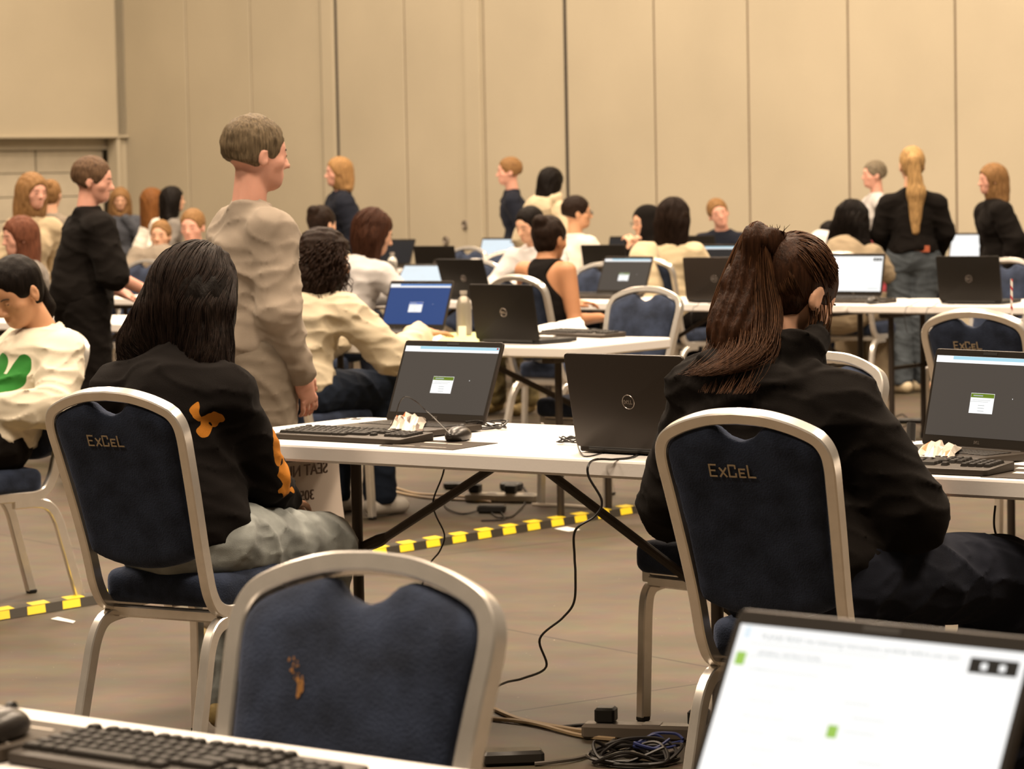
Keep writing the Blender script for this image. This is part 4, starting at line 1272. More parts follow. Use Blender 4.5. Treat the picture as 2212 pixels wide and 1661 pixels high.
# --- white sweater with a green print (far left, face down)
C_GREENP = patched('white_green_print', (.66, .60, .48), [((-.095, .12, .805), (.036, .2, .065)), ((-.005, .12, .805), (.044, .2, .065)), ((-.05, .12, .745), (.055, .2, .055))], (.028, .17, .03))
J = dict(nek=(.015, -.095, .940), che=(.01, -.045, .80), lum=(.0, .04, .68), shol=(-.150, -.075, .865), shor=(.175, -.075, .865), elbl=(-.255, .02, .69), elbr=(.28, .05, .69), wril=(-.05, .25, .675), wrir=(.10, .28, .675))
def low_tail(t, j, hc, HR, nk):
    b = hc + HR @ A3(0, -.095, -.01)
    def g(p):
        d = rc(p, b, b + A3(.01, -.04, -.09), .030, .034); d = smin(d, rc(p, b + A3(.01, -.04, -.09), b + A3(.0, -.03, -.24), .034, .012), .02)
        return d - .0015 * np.sin(p[:, 0] * 300 + 2 * np.sin(p[:, 2] * 14))
    V, F = sdf_mesh(g, b - A3(.1, .14, .3), b + A3(.1, .1, .08), .0075)
    mesh_np('ponytail', V, F, H_BLACK, t)
person('person in a white sweater with a green print, looking down, at the left edge', -1.69, 10.15, 4.07, J=J, head=(-.30, .50, .08), hoff=(0, .035, .0), hair='ponytail', hcol=H_BLACK, extra=low_tail, top=C_GREENP, tkind='sweater', thick=.026, bottom=C_BLACK,
       sk='mid', vox=.0075, hem=.53, wr_amp=.008, seed=4.1, shoe=M_BLACK)

# --- curly hair, cream sweater, reaching to the right
J = dict(nek=(.035, .235, .960), che=(.02, .17, .84), lum=(0, .13, .71), shol=(-.115, .19, .90), shor=(.190, .215, .90), elbl=(-.16, .36, .70), elbr=(.335, .36, .70), wril=(-.02, .56, .77), wrir=(.300, .62, .785))
def curls(t, j, hc, HR, nk):
    rnd = random.Random(9); cs = []; C = Vector(hc.tolist())
    for i in range(700):
        th = rnd.uniform(-2.3, 2.3); ph = rnd.uniform(-.3, 1.35)
        nd = HR @ A3(math.sin(th) * math.cos(ph), -math.cos(th) * math.cos(ph), math.sin(ph))
        n_ = Vector(nd.tolist()); s = C + Vector((n_.x * .100, n_.y * .108, n_.z * .10 + .02)); r = rnd.uniform(.006, .011); L_ = rnd.uniform(.09, .19)
        ax = Vector((n_.x, n_.y, 0)) * .25 - Vector((0, 0, 1)); ax.normalize(); u = ax.orthogonal().normalized(); v = ax.cross(u); p0 = rnd.uniform(0, 6)
        cs.append([s + ax * (L_ * k / 9) + n_ * .02 * math.sin(k / 9 * 3) + u * r * math.cos(p0 + k * 1.5) + v * r * math.sin(p0 + k * 1.5) for k in range(10)])
    strands('curls', cs, hairmat('curl_strands', (.022, .012, .008), .6), t, .0032)
person('person with curly dark hair in a cream sweater reaching over the table', -.98, 12.20, .60, J=J, head=(.80, .22, 0), hair='curly', hcol=H_DARK, hbulk=1.08, top=C_CREAM, tkind='sweater', thick=.030, bottom=C_DJEAN, bthick=.018, sk='mid', vox=.0085,
       hem=.56, wr_amp=.009, seed=6.3, extra=curls, shoe=S_WHITE, curl=.25, hands=True, handdir={'r': (.35, .93, .0)})
# --- brown hair behind
person('person with long brown hair and a pale striped top behind the curly haired person', -1.02, 16.35, .95, lean=.16, head=(.35, .30, 0), hair='long', hcol=hairmat('chestnut', (.045, .018, .010)), hlen=.42, hbulk=1.1, nstr=500, srad=.002, top=C_STRIPE, tkind='shirt', bottom=C_DJEAN, vox=.0105, seed=3.0, hscale=1.05, hands=False)
# --- black tank top
J = dict(nek=(-.06, .13, 1.01), che=(-.03, .11, .87), lum=(.0, .10, .73), shol=(-.20, .10, .955), shor=(.11, .12, .955), elbl=(-.24, .18, .73), elbr=(.165, .11, .70), wril=(-.12, .38, .77), wrir=(.11, .33, .70))
person('person in a black tank top with bare shoulders and dark hair in a bun', .14, 15.386, .795, J=J, head=(-.05, .12, 0), hoff=(0, 0, -.040), hair='bun', hcol=H_DARK, top=C_BLACK, tkind='tank_top', thick=.007, bare=True, hem=.60, bottom=cloth('pale_denim', (.42, .46, .50)), bthick=.010, sk='tan', vox=.008, wr_amp=.002, shoe=S_WHITE)
# --- beige hooded, standing
C_BEIGEY = patched('beige_yellow_print', (.52, .43, .29), [((-.04, -.16, 1.13), (.11, .08, .045))], (.55, .42, .05), noise=1.2, nscale=40)
person('person standing in a beige hooded top with a yellow print, black hair', .27, 22.4, .75, sit=False, sc=.915, lean=.05, head=(.15, .25, 0), hair='long', hcol=H_BLACK, hlen=.20, hbulk=.8, top=C_BEIGEY, tkind='hooded_top', thick=.035, hood=True, bottom=C_DJEAN, vox=.011, hands=False, seed=2.4)
# --- man, white shirt, glasses
def glasses(t, j, hc, HR, nk):
    m = MB()
    for s in (-1, 1):
        pts = [Vector((HR @ A3(s * .031 + .019 * math.cos(a), .103, .0 + .015 * math.sin(a)) + hc).tolist()) for a in [i * math.pi / 6 for i in range(12)]]
        m.tube(pts, .0018, 5, closed=True)
        m.tube([Vector((HR @ A3(s * .050, .100, .004) + hc).tolist()), Vector((HR @ A3(s * .078, .0, .006) + hc).tolist())], .0016, 5)
    m.tube([Vector((HR @ A3(-.012, .104, .003) + hc).tolist()), Vector((HR @ A3(.012, .104, .003) + hc).tolist())], .0018, 5)
    m.build('glasses', mat('glasses_frame', (.02, .018, .02), rough=.3), t)
person('man with short brown hair and glasses in a white shirt, seen from the side', .40, 20.9, 1.0, lean=-.02, head=(.45, .0, 0), hair='short', hcol=H_DARK, top=C_WHITE, tkind='shirt', sleeve=.35, bottom=C_NAVY, vox=.0105, male=True, extra=glasses, sk='mid', hands=False)
# --- face left of the tank top
C_CAMO = mat('camo_trousers', (.20, .16, .07), rough=.9, var=.8, vscale=14)
person('person half hidden behind the bare-shouldered person, camouflage trousers', .27, 18.55, 3.70, lean=.10, head=(.25, .30, 0), hair='ponytail', hcol=H_BLACK, top=C_STRIPE, tkind='shirt', bottom=C_CAMO, bthick=.03, shoe=S_TAN, vox=.0105, sc=.95, hands=False)
# --- black headscarf, clasped hands
J = dict(nek=(0, .17, .98), elbl=(-.17, .32, .76), elbr=(.17, .32, .76), wril=(-.03, .36, .95), wrir=(.03, .36, .94))
person('person in a black headscarf and glasses with clasped hands at the chin', 1.12, 20.85, 3.95, J=J, head=(.35, .10, 0), hair='hijab', hcol=C_BLACK, top=C_BLACK, tkind='dress', bottom=C_BLACK, vox=.0085, extra=glasses, sk='fair', handdir={'l': (.5, .1, .85), 'r': (-.5, .1, .85)}, curl=.9)
# --- long hair with the beige coat hood
C_COATB = cloth('beige_coat', (.56, .46, .30))
def coat_extra(t, j, hc, HR, nk):
    def f(p):
        d = rc(p, A3(-.02, -.14, .93), A3(.02, -.19, .62), .085, .10, 1.25)
        d = smin(d, rc(p, A3(-.10, -.12, .86), A3(-.08, -.17, .66), .05, .06), .04)
        d = smin(d, rc(p, A3(.02, -.19, .62), A3(.20, -.20, .40), .075, .035), .05)
        d = smin(d, el(p, (-.02, -.11, .985), (.085, .06, .075)), .03)
        d = smax(d, -el(p, (-.02, -.08, 1.045), (.05, .05, .06)), .01)
        return d - .010 * wob(p, 17, 2) - .005 * wob(p, 40, 1)
    V, F = sdf_mesh(f, (-.35, -.40, .30), (.40, .05, 1.12), .011)
    mesh_np('coat', V, F, C_COATB, t)
person('person with long brown hair in a beige hooded coat, back to the camera', .94, 18.55, .62, lean=.07, head=(.0, .05, 0), hair='long', hcol=H_DARK, hlen=.34, hbulk=1.15, nstr=450, srad=.002, top=C_COATB, tkind='coat_body', thick=.02, bottom=C_BLACK, vox=.0105, extra=coat_extra, hands=False)
# --- short haired man leaning
person('man with short light brown hair leaning on his arm, dark jacket', 1.71, 23.1, 3.5, lean=.12, side=-.03, head=(-.45, .05, .30), hair='short', hcol=H_LIGHT, top=C_NAVY, tkind='jacket', bottom=C_NAVY, vox=.011, male=True, sk='rosy', sc=.97, hands=False)
# --- long dark hair seated left of the blonde
def spread_hair(p, d, hc, nk):
    d = smin(d, rc(p, hc + A3(-.03, -.03, .0), hc + A3(-.15, -.06, -.30), .075, .06), .05)
    return smin(d, rc(p, hc + A3(.03, -.03, .0), hc + A3(.12, -.06, -.30), .075, .06), .05)
person('person with very long dark hair seated left of the blonde standing person', 2.04, 18.95, .62, lean=.22, head=(.15, .15, 0), hair='long', hcol=H_BLACK, hlen=.48, hbulk=1.5, hairx=spread_hair, nstr=450, srad=.002, top=C_KHAKI, tkind='jumper', bottom=C_KHAKI, bthick=.05, shoe=M_BLACK, vox=.0105, seed=7, hands=False)
person('person in a red plaid shirt behind the long dark haired person', 2.47, 20.45, .9, lean=.12, head=(-.2, .3, 0), hair='long', hcol=H_BLACK, hlen=.26, top=C_RED, tkind='shirt', bottom=C_NAVY, vox=.0115, sc=.97, hands=False)
person('person bent low with dark hair and a pale striped top', 2.04, 21.2, .8, lean=.33, head=(0, .5, 0), hair='short', hcol=H_BLACK, top=C_STRIPE, tkind='shirt', bottom=C_NAVY, vox=.0115, sc=.93, J=dict(nek=(0, .36, .86)), hands=False)
# --- blonde, standing
J = dict(nek=(0, -.01, 1.335), shol=(-.155, -.005, 1.235), shor=(.155, -.005, 1.235), che=(0, 0, 1.15), lum=(0, .0, 1.04), pel=(0, 0, .905), hipl=(-.088, 0, .87), hipr=(.088, 0, .87), elbl=(-.215, .01, 1.05), elbr=(.215, .01, 1.05), wril=(-.17, .16, .90), wrir=(.17, .16, .90),
         knel=(-.08, .02, .47), kner=(.05, .03, .47), ankl=(-.075, -.02, .09), ankr=(.05, .10, .09), toel=(-.15, .09, .035), toer=(.16, .14, .035))
def blonde_extra(t, j, hc, HR, nk):
    b = hc + A3(0, -.105, .065)
    def g(p):
        d = rc(p, b, b + A3(.01, -.03, -.03), .024, .034)
        d = smin(d, rc(p, b + A3(.01, -.03, -.03), b + A3(.026, -.015, -.24), .038, .058), .02)
        d = smin(d, rc(p, b + A3(.026, -.015, -.24), b + A3(.018, -.025, -.49), .060, .026), .03)
        return d - .0022 * np.sin(p[:, 0] * 330 + 2 * np.sin(p[:, 2] * 12))
    V, F = sdf_mesh(g, b - A3(.12, .12, .55), b + A3(.12, .1, .08), .0065)
    mesh_np('ponytail', V, F, H_BLONDE, t)
    m = MB(); m.box((.075, -.128, .945), (.066, .006, .042), Matrix.Rotation(-.35, 3, 'Z'), b=.002)
    m.build('waist_label', mat('leather_label', (.36, .085, .035), rough=.6), t)
person('blonde person standing in a black top and blue jeans, hair in a long ponytail', 2.63, 19.18, .12, sit=False, J=J, head=(-.25, -.02, 0), hair='ponytail', hcol=H_BLONDE, top=C_BLACK, tkind='jumper', thick=.016, hem=.935, bottom=C_JEAN, bthick=.015, shoe=S_CREAM, vox=.0085, sk='fair', extra=blonde_extra, wr_amp=.004)
# --- people further off, several of them walking
def walk(a=.18): return dict(knel=(-.09, .02 + a, .47), kner=(.09, .02 - a * .2, .47), ankl=(-.09, a * 1.1, .10), ankr=(.09, -a * 1.7, .13), toel=(-.10, a * 1.1 + .14, .05), toer=(.10, -a * 1.7 + .13, .05))
FAR = 'people walking or waiting at the back of the hall'
person('walking person in pale pinkish clothes in front of the left tables', -.80, 9.0, 1.0, sit=False, sc=.975, lean=.02, head=(.1, .05, 0), hair='short', hcol=hairmat('ash_brown', (.12, .09, .055)), top=C_PALE, tkind='jacket', thick=.022, hem=.81, bottom=C_TAUPE, bthick=.02, shoe=S_TAN, J=dict(walk(.10), shol=(-.14, .02, 1.28), shor=(.14, .02, 1.28), elbl=(-.19, 0, 1.05), elbr=(.19, 0, 1.05), wril=(-.17, .08, .85), wrir=(.17, .08, .85)), vox=.0085, sk='rosy', seed=8, hands=True, wr_amp=.007)
person('man in a black short sleeved top standing left, reddish face', -2.07, 14.2, 1.1, sit=False, sc=.945, lean=.05, head=(.5, .12, 0), hair='short', hcol=hairmat('cropped_brown', (.10, .06, .035)), top=C_BLACK, tkind='t_shirt', thick=.034, sleeve=.0, bottom=C_BLACK, bthick=.03, vox=.0095, male=True, sk='rosy', wr_amp=.006,
       J=dict(elbl=(-.25, .05, 1.02), elbr=(.23, .08, 1.02), wril=(-.20, .27, .92), wrir=(.18, .30, .92)))
person('person with fair brown hair in a beige top at the far left', -2.98, 18.1, 2.3, sit=False, sc=.915, head=(.1, .1, 0), hair='long', hcol=H_LIGHT, hlen=.24, top=C_BEIGE, tkind='jumper', bottom=C_KHAKI, vox=.011, sk='rosy', hands=False)
person('person seen from behind in a taupe top beside the man in black', -3.32, 21.2, .2, sit=False, sc=.90, hair='bun', hcol=H_LIGHT, top=C_TAUPE, tkind='jumper', bottom=C_KHAKI, vox=.012, hands=False)
person('person in a dark grey blue top by the corner of the walls', -3.62, 27.4, 2.9, sit=False, sc=.865, head=(.1, .2, 0), hair='long', hcol=H_LIGHT, hlen=.22, top=C_GBLUE, tkind='jumper', bottom=C_NAVY, vox=.012, hands=False, J=dict(elbl=(-.2, .1, .95), wril=(-.03, .17, 1.18)))
person('person with long auburn hair and a pale top by the wall', -3.12, 25.2, 1.2, sit=False, sc=.855, hair='long', hcol=H_AUB, hlen=.34, top=C_WHITE, tkind='top', bottom=C_WHITE, vox=.012, hands=False, hbulk=1.1)
person('person with long dark hair and a greyish top by the wall', -2.84, 24.2, 1.4, sit=False, sc=.86, hair='long', hcol=H_BLACK, hlen=.36, hbulk=1.3, top=C_GREY, tkind='top', bottom=C_GREY, vox=.012, hands=False)
person('seated person with a light brown head above the dark haired hoodie wearer, left', -2.50, 21.4, 3.3, sc=.93, hair='bun', hcol=H_LIGHT, top=C_TAUPE, tkind='jumper', bottom=C_KHAKI, vox=.012, hands=False, J=dict(nek=(0, .1, .95)))
person('seated person facing the camera, face just above the long dark hair', -2.08, 19.9, 3.3, head=(.1, .1, 0), hair='short', hcol=H_LIGHT, top=C_PALE, tkind='jumper', bottom=C_KHAKI, vox=.011, sk='rosy', hands=False, sc=.97)
person('person with reddish brown hair seated behind the white sweater wearer', -2.62, 17.1, 4.3, lean=.1, head=(-.1, .1, 0), hair='long', hcol=hairmat('reddish', (.12, .045, .025)), hlen=.22, hbulk=.7, top=C_GREY, tkind='jumper', bottom=C_NAVY, vox=.011, sk='rosy', sc=.95, hands=False)
person('person with a small dark brown head left of the curly hair', -1.34, 19.1, .6, hair='bun', hcol=H_DARK, top=C_BEIGE, tkind='jumper', bottom=C_NAVY, vox=.011, hands=False, head=(.1, .05, 0))
person('walking person with fair hair in a black top above the curly haired person', -1.30, 23.6, 4.4, sit=False, sc=.985, lean=.05, hair='long', hcol=hairmat('sandy', (.30, .17, .07), .3), hlen=.16, hbulk=.7, top=C_NAVY, tkind='jacket', thick=.035, bottom=C_NAVY, J=walk(), vox=.011, sk='rosy', hands=False)
person('walking person in a dark jacket by the wall, left of the beige hooded person', .10, 24.3, 4.6, sit=False, sc=.975, hair='short', hcol=H_LIGHT, top=C_NAVY, tkind='jacket', bottom=C_NAVY, J=walk(), vox=.0115, sk='rosy', hands=False, male=True)
person('walking person in a pale grey top left of the blonde person', 2.98, 23.3, 4.5, sit=False, sc=.92, hair='short', hcol=hairmat('greyish', (.16, .13, .09)), top=C_STRIPE, tkind='jumper', bottom=C_GREY, J=walk(), vox=.012, sk='rosy', hands=False)
person('person in a long black coat with light brown hair at the right edge', 3.40, 20.2, 4.5, sit=False, sc=.885, hair='long', hcol=H_LIGHT, hlen=.18, hbulk=.6, top=C_BLACK, tkind='coat', thick=.035, hem=.55, bottom=C_BLACK, vox=.0115, sk='rosy', hands=False)

# ------------------------------------------------------------------ things on the nearest tables
M_MAT = mat('dark_card', (.040, .031, .024), rough=.7, spec=.15)
def flat_quad(name, pts, z0, th, m, parent=None):
    mb = MB(); n = len(pts)
    V = [(p.x, p.y, z0) for p in pts] + [(p.x, p.y, z0 + th) for p in pts]
    mb.add(V, [tuple(range(n - 1, -1, -1)), tuple(range(n, 2 * n))] + [(i, (i + 1) % n, n + (i + 1) % n, n + i) for i in range(n)])
    return mb.build(name, m, parent, smooth=False)
fl = at_z(586, 943, .752); k1 = fl + at_ * .222 + an_ * .0725
place_keyboard(k1.x, k1.y, AA + .02, 'black keyboard in front of the open laptop with the green dialog')
# printed card under the mouse
q = [at_z(819, 963, .746), at_z(978, 972, .746), at_z(1076, 957, .746), at_z(870, 948, .746)]
card = flat_quad('printed_card', q, .7455, .0012, M_MAT); tag(card, 'dark printed card with white lines of text under the mouse', 'card')
def card_lines(card, q, rows, m=None):
    o, a, b = q[0], q[1] - q[0], q[3] - q[0]
    mb = MB()
    for u0, u1, v, h in rows:
        P = [o + a * u0 + b * v, o + a * u1 + b * v, o + a * u1 + b * (v + h), o + a * u0 + b * (v + h)]
        mb.add([(p.x, p.y, .74685) for p in P], [(0, 1, 2, 3)])
    tag(mb.build('printed_text', m or mat('card_print', (.62, .56, .48), rough=.6), card, smooth=False), kind='stuff')
card_lines(card, q, [(.12, .42, .2, .02), (.5, .85, .2, .02), (.1, .35, .68, .05), (.4, .7, .66, .09), (.72, .92, .66, .05)])
pm = at_z(990, 948, .75); place_mouse(pm.x, pm.y, .35, 'black computer mouse on the dark printed card', z=.7467)
# table number written on the corner of the table top
tn_ = text_mesh('93', .075, mat('ink', (.06, .05, .045), rough=.7), None, 'table_number', .0003)
pn = at_z(775, 903, .7455); tn_.location = (pn.x, pn.y, .7458); tn_.rotation_euler = (0, 0, -AA + math.pi); tag(tn_, 'number sticker lettering on the white table beside the laptop', 'number label')
def crumple(name, pts, z, m, label, seed, amp=.014, nx=11, ny=7, patches=()):
    rnd = random.Random(seed)
    o, a, b = pts[0], pts[1] - pts[0], pts[2] - pts[0]
    H = [[rnd.random() for _ in range(nx)] for _ in range(ny)]
    V = []
    for j in range(ny):
        for i in range(nx):
            u, v = i / (nx - 1), j / (ny - 1)
            e = math.sin(math.pi * u) ** .5 * math.sin(math.pi * v) ** .5 if 0 < u < 1 and 0 < v < 1 else 0
            P = o + a * (u + rnd.uniform(-.03, .03)) + b * (v + rnd.uniform(-.04, .04))
            V.append((P.x, P.y, z + .001 + min(e, .75) * amp * (.2 + 1.3 * H[j][i]) + .003 * H[j][i]))
    F = [(j * nx + i, j * nx + i + 1, (j + 1) * nx + i + 1, (j + 1) * nx + i) for j in range(ny - 1) for i in range(nx - 1)]
    c = mesh_np(name, V, F, m, None, False)
    md = c.modifiers.new('sol', 'SOLIDIFY'); md.thickness = .0006
    for k, mm in enumerate(patches):
        c.data.materials.append(mm)
    for f in c.data.polygons:
        if patches and rnd.random() < .42: f.material_index = 1 + rnd.randrange(len(patches))
    return tag(c, label, 'wrapper')
M_WRAP = mat('wrapper_film', (.62, .55, .47), rough=.25, spec=.8); M_WRAPO = mat('wrapper_orange', (.60, .16, .05), rough=.3); M_WRAPD = mat('wrapper_brown', (.16, .11, .08), rough=.3)
crumple('snack_wrapper', [at_z(838, 930, .770), at_z(912, 931, .770), at_z(852, 903, .770)], .768, M_WRAP, 'crumpled snack wrapper on the laptop behind the mouse', 2, amp=.022, patches=(M_WRAPO, M_WRAPD, M_WRAP))
# cables
def coil(label, c, r, n, seed, m=None, rr=.0019, z=.7455, sq=.75, name='cable_coil'):
    rnd = random.Random(seed); pts = []
    for i in range(n * 7):
        a = i * 2 * math.pi / 7; k = r * rnd.uniform(.62, 1.12)
        pts.append((c.x + k * math.cos(a) * 1.25, c.y + k * sq * math.sin(a), z + .004 + rnd.uniform(0, 1) ** 2 * r * .5))
    return cable(name, pts, label, rr, m)
c1 = at_z(1050, 925, .75); coil('black mouse cable coiled beside the mouse', c1, .047, 5, 3)
Pm = at_z(965, 930, .76); Z_ = lambda px, py, Y: at_y(px, py, Y)
cable('mouse_cable', [at_z(973, 938, .768), at_z(935, 900, .80), at_y(921, 888, 7.86), at_y(900, 868, 7.84), at_y(877, 857, 7.84), at_y(864, 868, 7.86), at_y(855, 895, 7.87), at_z(842, 925, .766)], 'thin black cable arching in front of the laptop screen', .0016)
c2 = at_z(1240, 955, .75); coil('small tangle of black cable left of the laptop lid', c2, .034, 4, 8, sq=1.0)
cable('laptop_cable', [at_z(1245, 948, .76), at_z(1262, 985, .7475), at_z(1320, 973, .7475), at_z(1385, 962, .7475), at_z(1395, 958, .7475)], 'black cable lying along the foot of the laptop lid', .0018)
e0 = at_z(1400, 955, .7475)
cable('hanging_power_cable', [e0, at_z(1372, 985, .7475), at_z(1330, 992, .7475), at_z(1290, 992, .7478), at_y(1272, 1003, 6.98), at_y(1272, 1030, 6.97), at_y(1300, 1082, 6.97), at_y(1285, 1115, 6.97), at_y(1243, 1145, 6.98), at_y(1241, 1200, 7.0), at_y(1243, 1240, 7.0),
       at_y(1240, 1300, 7.02), at_y(1215, 1335, 7.05), at_y(1166, 1380, 7.1), at_y(1180, 1440, 7.15), at_y(1130, 1465, 7.25), at_y(1090, 1475, 7.4), at_z(1040, 1500, .005)], 'long black power cable hanging from the table edge to the floor', .0030)
cable('hanging_cable', [at_y(962, 1000, 7.95), at_y(955, 1030, 7.95), at_y(936, 1080, 7.98), at_y(940, 1110, 8.0), at_y(960, 1155, 8.0), at_y(950, 1190, 8.0), at_y(925, 1225, 8.05), at_y(905, 1300, 8.1), at_z(890, 1440, .005)], 'thin black cable hanging under the left part of the table', .0024)
# sheet of paper hanging from the end of the table, printed on its far side
e1, e2 = .06, .70
sh = MB(); n_ = 10; V = []
for j_ in range(n_ + 1):
    for i_ in range(2):
        jj = (e1 if i_ == 0 else e2 + .045 * (j_ / n_) ** 1.5); zz = .742 - .315 * j_ / n_
        P_ = onA(-.004 - .02 * math.sin(j_ / n_ * 1.6), jj, zz); V.append(P_)
sh.add(V, [(2 * k, 2 * k + 1, 2 * k + 3, 2 * k + 2) for k in range(n_)])
so = sh.build('hanging_paper', mat('translucent_paper', (.52, .45, .39), rough=.8), None); md = so.modifiers.new('sol', 'SOLIDIFY'); md.thickness = .0008; md.offset = 0
tag(so, 'paper sheet with mirrored seat numbers hanging from the table end', 'sign')
for body, size, jj, zz in (('SEAT NUMBER', .047, .647, .594), ('305 - 324', .042, .585, .523)):
    o_ = text_mesh(body, size, mat('faint_print', (.16, .115, .095), rough=.8), so, 'printed_text', .0016, mirror=True, align='LEFT')
    # the sheet lies in the plane of the table end: letters run from the far corner back towards us
    M_ = Matrix.Identity(4); xdir = an_; zdir = Vector((0, 0, 1)); nd = at_
    base_ = onA(.006 if zz > .6 else -.004, jj, zz)
    for r_ in range(3): M_[r_][0] = xdir[r_]; M_[r_][1] = zdir[r_]; M_[r_][2] = nd[r_]; M_[r_][3] = base_[r_]
    o_.data.transform(M_)
# right table
fr_ = at_z(2128, 1026, .750); k2 = fr_ - at_ * .222 + an_ * .0725
place_keyboard(k2.x, k2.y, AA - .02, 'black keyboard in front of the laptop at the right edge')
crumple('snack_wrapper', [at_z(1968, 983, .775), at_z(2058, 985, .775), at_z(1990, 962, .775)], .770, M_WRAP, 'crumpled snack wrapper on the keyboard at the right edge', 7, amp=.020, patches=(M_WRAPO, M_WRAP, M_WRAP))
q = [at_z(2118, 1030, .746), at_z(2240, 1036, .746), at_z(2260, 1010, .746), at_z(2190, 1004, .746)]
c_ = flat_quad('printed_card', q, .7455, .0012, M_MAT); tag(c_, 'dark printed card beside the keyboard at the right edge', 'card'); card_lines(c_, q, [(.35, .9, .35, .14), (.2, .7, .7, .12)])
hs = at_z(1967, 958, .76); mb = MB(); mb.tube([hs + Vector((0, 0, .006)), hs + Vector((.004, .01, .05))], [.012, .011], 12); tag(mb.build('microphone_foam', M_BLACK), 'small black foam microphone tip by the dark sleeve at the right', 'microphone')
# bottom left: blurred keyboard, slab and mouse on the nearest table
tA, tB = place_dir(.667)
fl = at_z(10, 1638, .752); k3 = fl + tA * .222 + tB * .0725
place_keyboard(k3.x, k3.y, .667, 'blurred dark keyboard at the bottom left edge', z=.7455)
mb = MB(); ctr = fl - tA * .155 + tB * .070; Rs = Matrix((tA, tB, Vector((0, 0, 1)))).transposed()
mb.box((ctr.x, ctr.y, .7555), (.30, .150, .020), Rs, b=.003); sl = mb.build('printed_slab', mat('slab_brown', (.055, .042, .030), rough=.6, spec=.2)); tag(sl, 'brown printed slab with white text left of the blurred keyboard', 'box')
mb = MB()
for u, v, l in ((-.02, .045, .055), (.065, .035, .06), (-.01, .02, .03), (.02, -.045, .07), (.09, -.052, .045)):
    P_ = ctr + tA * (u + .03) + tB * v; mb.box((P_.x, P_.y, .7658), (l, .005, .0006), Rs)
tag(mb.build('printed_text', mat('card_print', (.62, .56, .48)), sl, smooth=False), kind='stuff')
pm = at_z(-12, 1580, .775); place_mouse(pm.x, pm.y, .5, 'black computer mouse cut by the left edge at the bottom', z=.766)
# writing and icons on the nearest laptop screen
_, LL, lo_, (X0, X1, Z0, Z1, sw, sh_) = LN
def screen_text(body, u, v, size, m=E_TEXT):
    o = text_mesh(body, size, m, lo_, 'screen_text', 0, align='LEFT')
    for vv in o.data.vertices: vv.co = Vector(LL((X0 + u * sw + vv.co.x, -.0018, Z1 - v * sh_ + vv.co.y)))
    return o
screen_text('PLEASE READ the following instructions carefully before you start', .09, .075, .0088)
screen_text('GENERAL INSTRUCTIONS', .09, .16, .0068)
for k, (b_, uu_) in enumerate((('Log on', .10), ('Your candidate number', .11), ('Read the task', .11), ('Open your test session', .10), ('Start the test', .11), ('Time allowed', .16), ('Submit', .18))):
    screen_text(b_, uu_, .245 + .085 * k, .0056, E_FAINT)
def icon(u, v, w_, h_, m, nm='icon'):
    mm = MB(); mm.box((X0 + u * sw, -.0017, Z1 - v * sh_), (w_, .0002, h_)); mm.V = [LL(t_) for t_ in mm.V]; mm.build(nm, m, lo_, smooth=False)
icon(.035, .045, .008, .012, E_PALE); icon(.035, .19, .012, .014, E_LIME); icon(.43, .52, .012, .013, E_LIME)

# ------------------------------------------------------------------ further tables
def bottle(px, py, label, h=.22, r=.032, Y=None, clear=True, z=.7455):
    p = at_z(px, py, z) if Y is None else at_y(px, py, Y)
    t = empty('bottle', (p.x, p.y, z), 0, label, 'bottle')
    V, F = lathe([(0, 0), (r * .95, 0), (r, .01), (r, h * .68), (r * .8, h * .80), (r * .42, h * .88), (r * .40, h * .93), (0, h * .93)], 18)
    m = MB(); m.add(V, F); m.build('bottle_body', mat('clear_bottle', (.75, .75, .72), rough=.08, trans=.9) if clear else mat('steel_bottle', (.30, .27, .22), rough=.3, metal=.4), t)
    V, F = lathe([(0, h * .92), (r * .48, h * .92), (r * .48, h), (0, h)], 14); m = MB(); m.add(V, F); m.build('cap', mat('cap_grey', (.42, .38, .34), rough=.35, metal=.5), t)
    return t
bottle(1003, 725, 'grey water bottle left of the black laptop lid on the middle table', .20, .034, clear=False)
bottle(848, 590, 'small clear plastic bottle in front of the far dark laptop', .2, .034, Y=21.05)
bottle(2055, 560, 'clear plastic bottle in front of the pale screen right of the blonde person', .17, .03, Y=22.3)
flat_quad('green_sheet', [at_z(938, 742, .7455), at_z(1040, 742, .7455), at_z(1030, 718, .7455), at_z(965, 719, .7455)], .7456, .001, mat('green_paper', (.55, .60, .26), rough=.7)); tag(bpy.context.scene.objects['green_sheet'], 'pale green sheet of paper under the reaching hand', 'paper')
ws = crumple('white_sheet', [at_z(1165, 733, .7455), at_z(1268, 712, .7455), at_z(1160, 704, .7455)], .7456, M_PAPER, 'white sheet of paper beside the black laptop lid', 5, amp=.004); ws['category'] = 'paper'
kp = at_z(1255, 724, .75); place_keyboard(kp.x, kp.y, .9, 'black keyboard on the middle table right of the white sheet')
cd_ = MB(); p = at_z(999, 734, .7455); cd_.box((p.x, p.y, .775), (.034, .004, .06)); tag(cd_.build('name_card', M_PAPER), 'small upright white card in front of the grey bottle', 'card')
for px, py, lb in ((1845, 652, 'black keyboard in front of the white document screen'), (1262, 640, 'black keyboard in front of the grey screen right of the bare shoulder'), (800, 716, 'black keyboard in front of the blue screen')):
    p = at_z(px, py, .75); place_keyboard(p.x, p.y, TA, lb)
p = at_z(1885, 655, .75); place_mouse(p.x, p.y, .5, 'small dark computer mouse right of the white document screen')
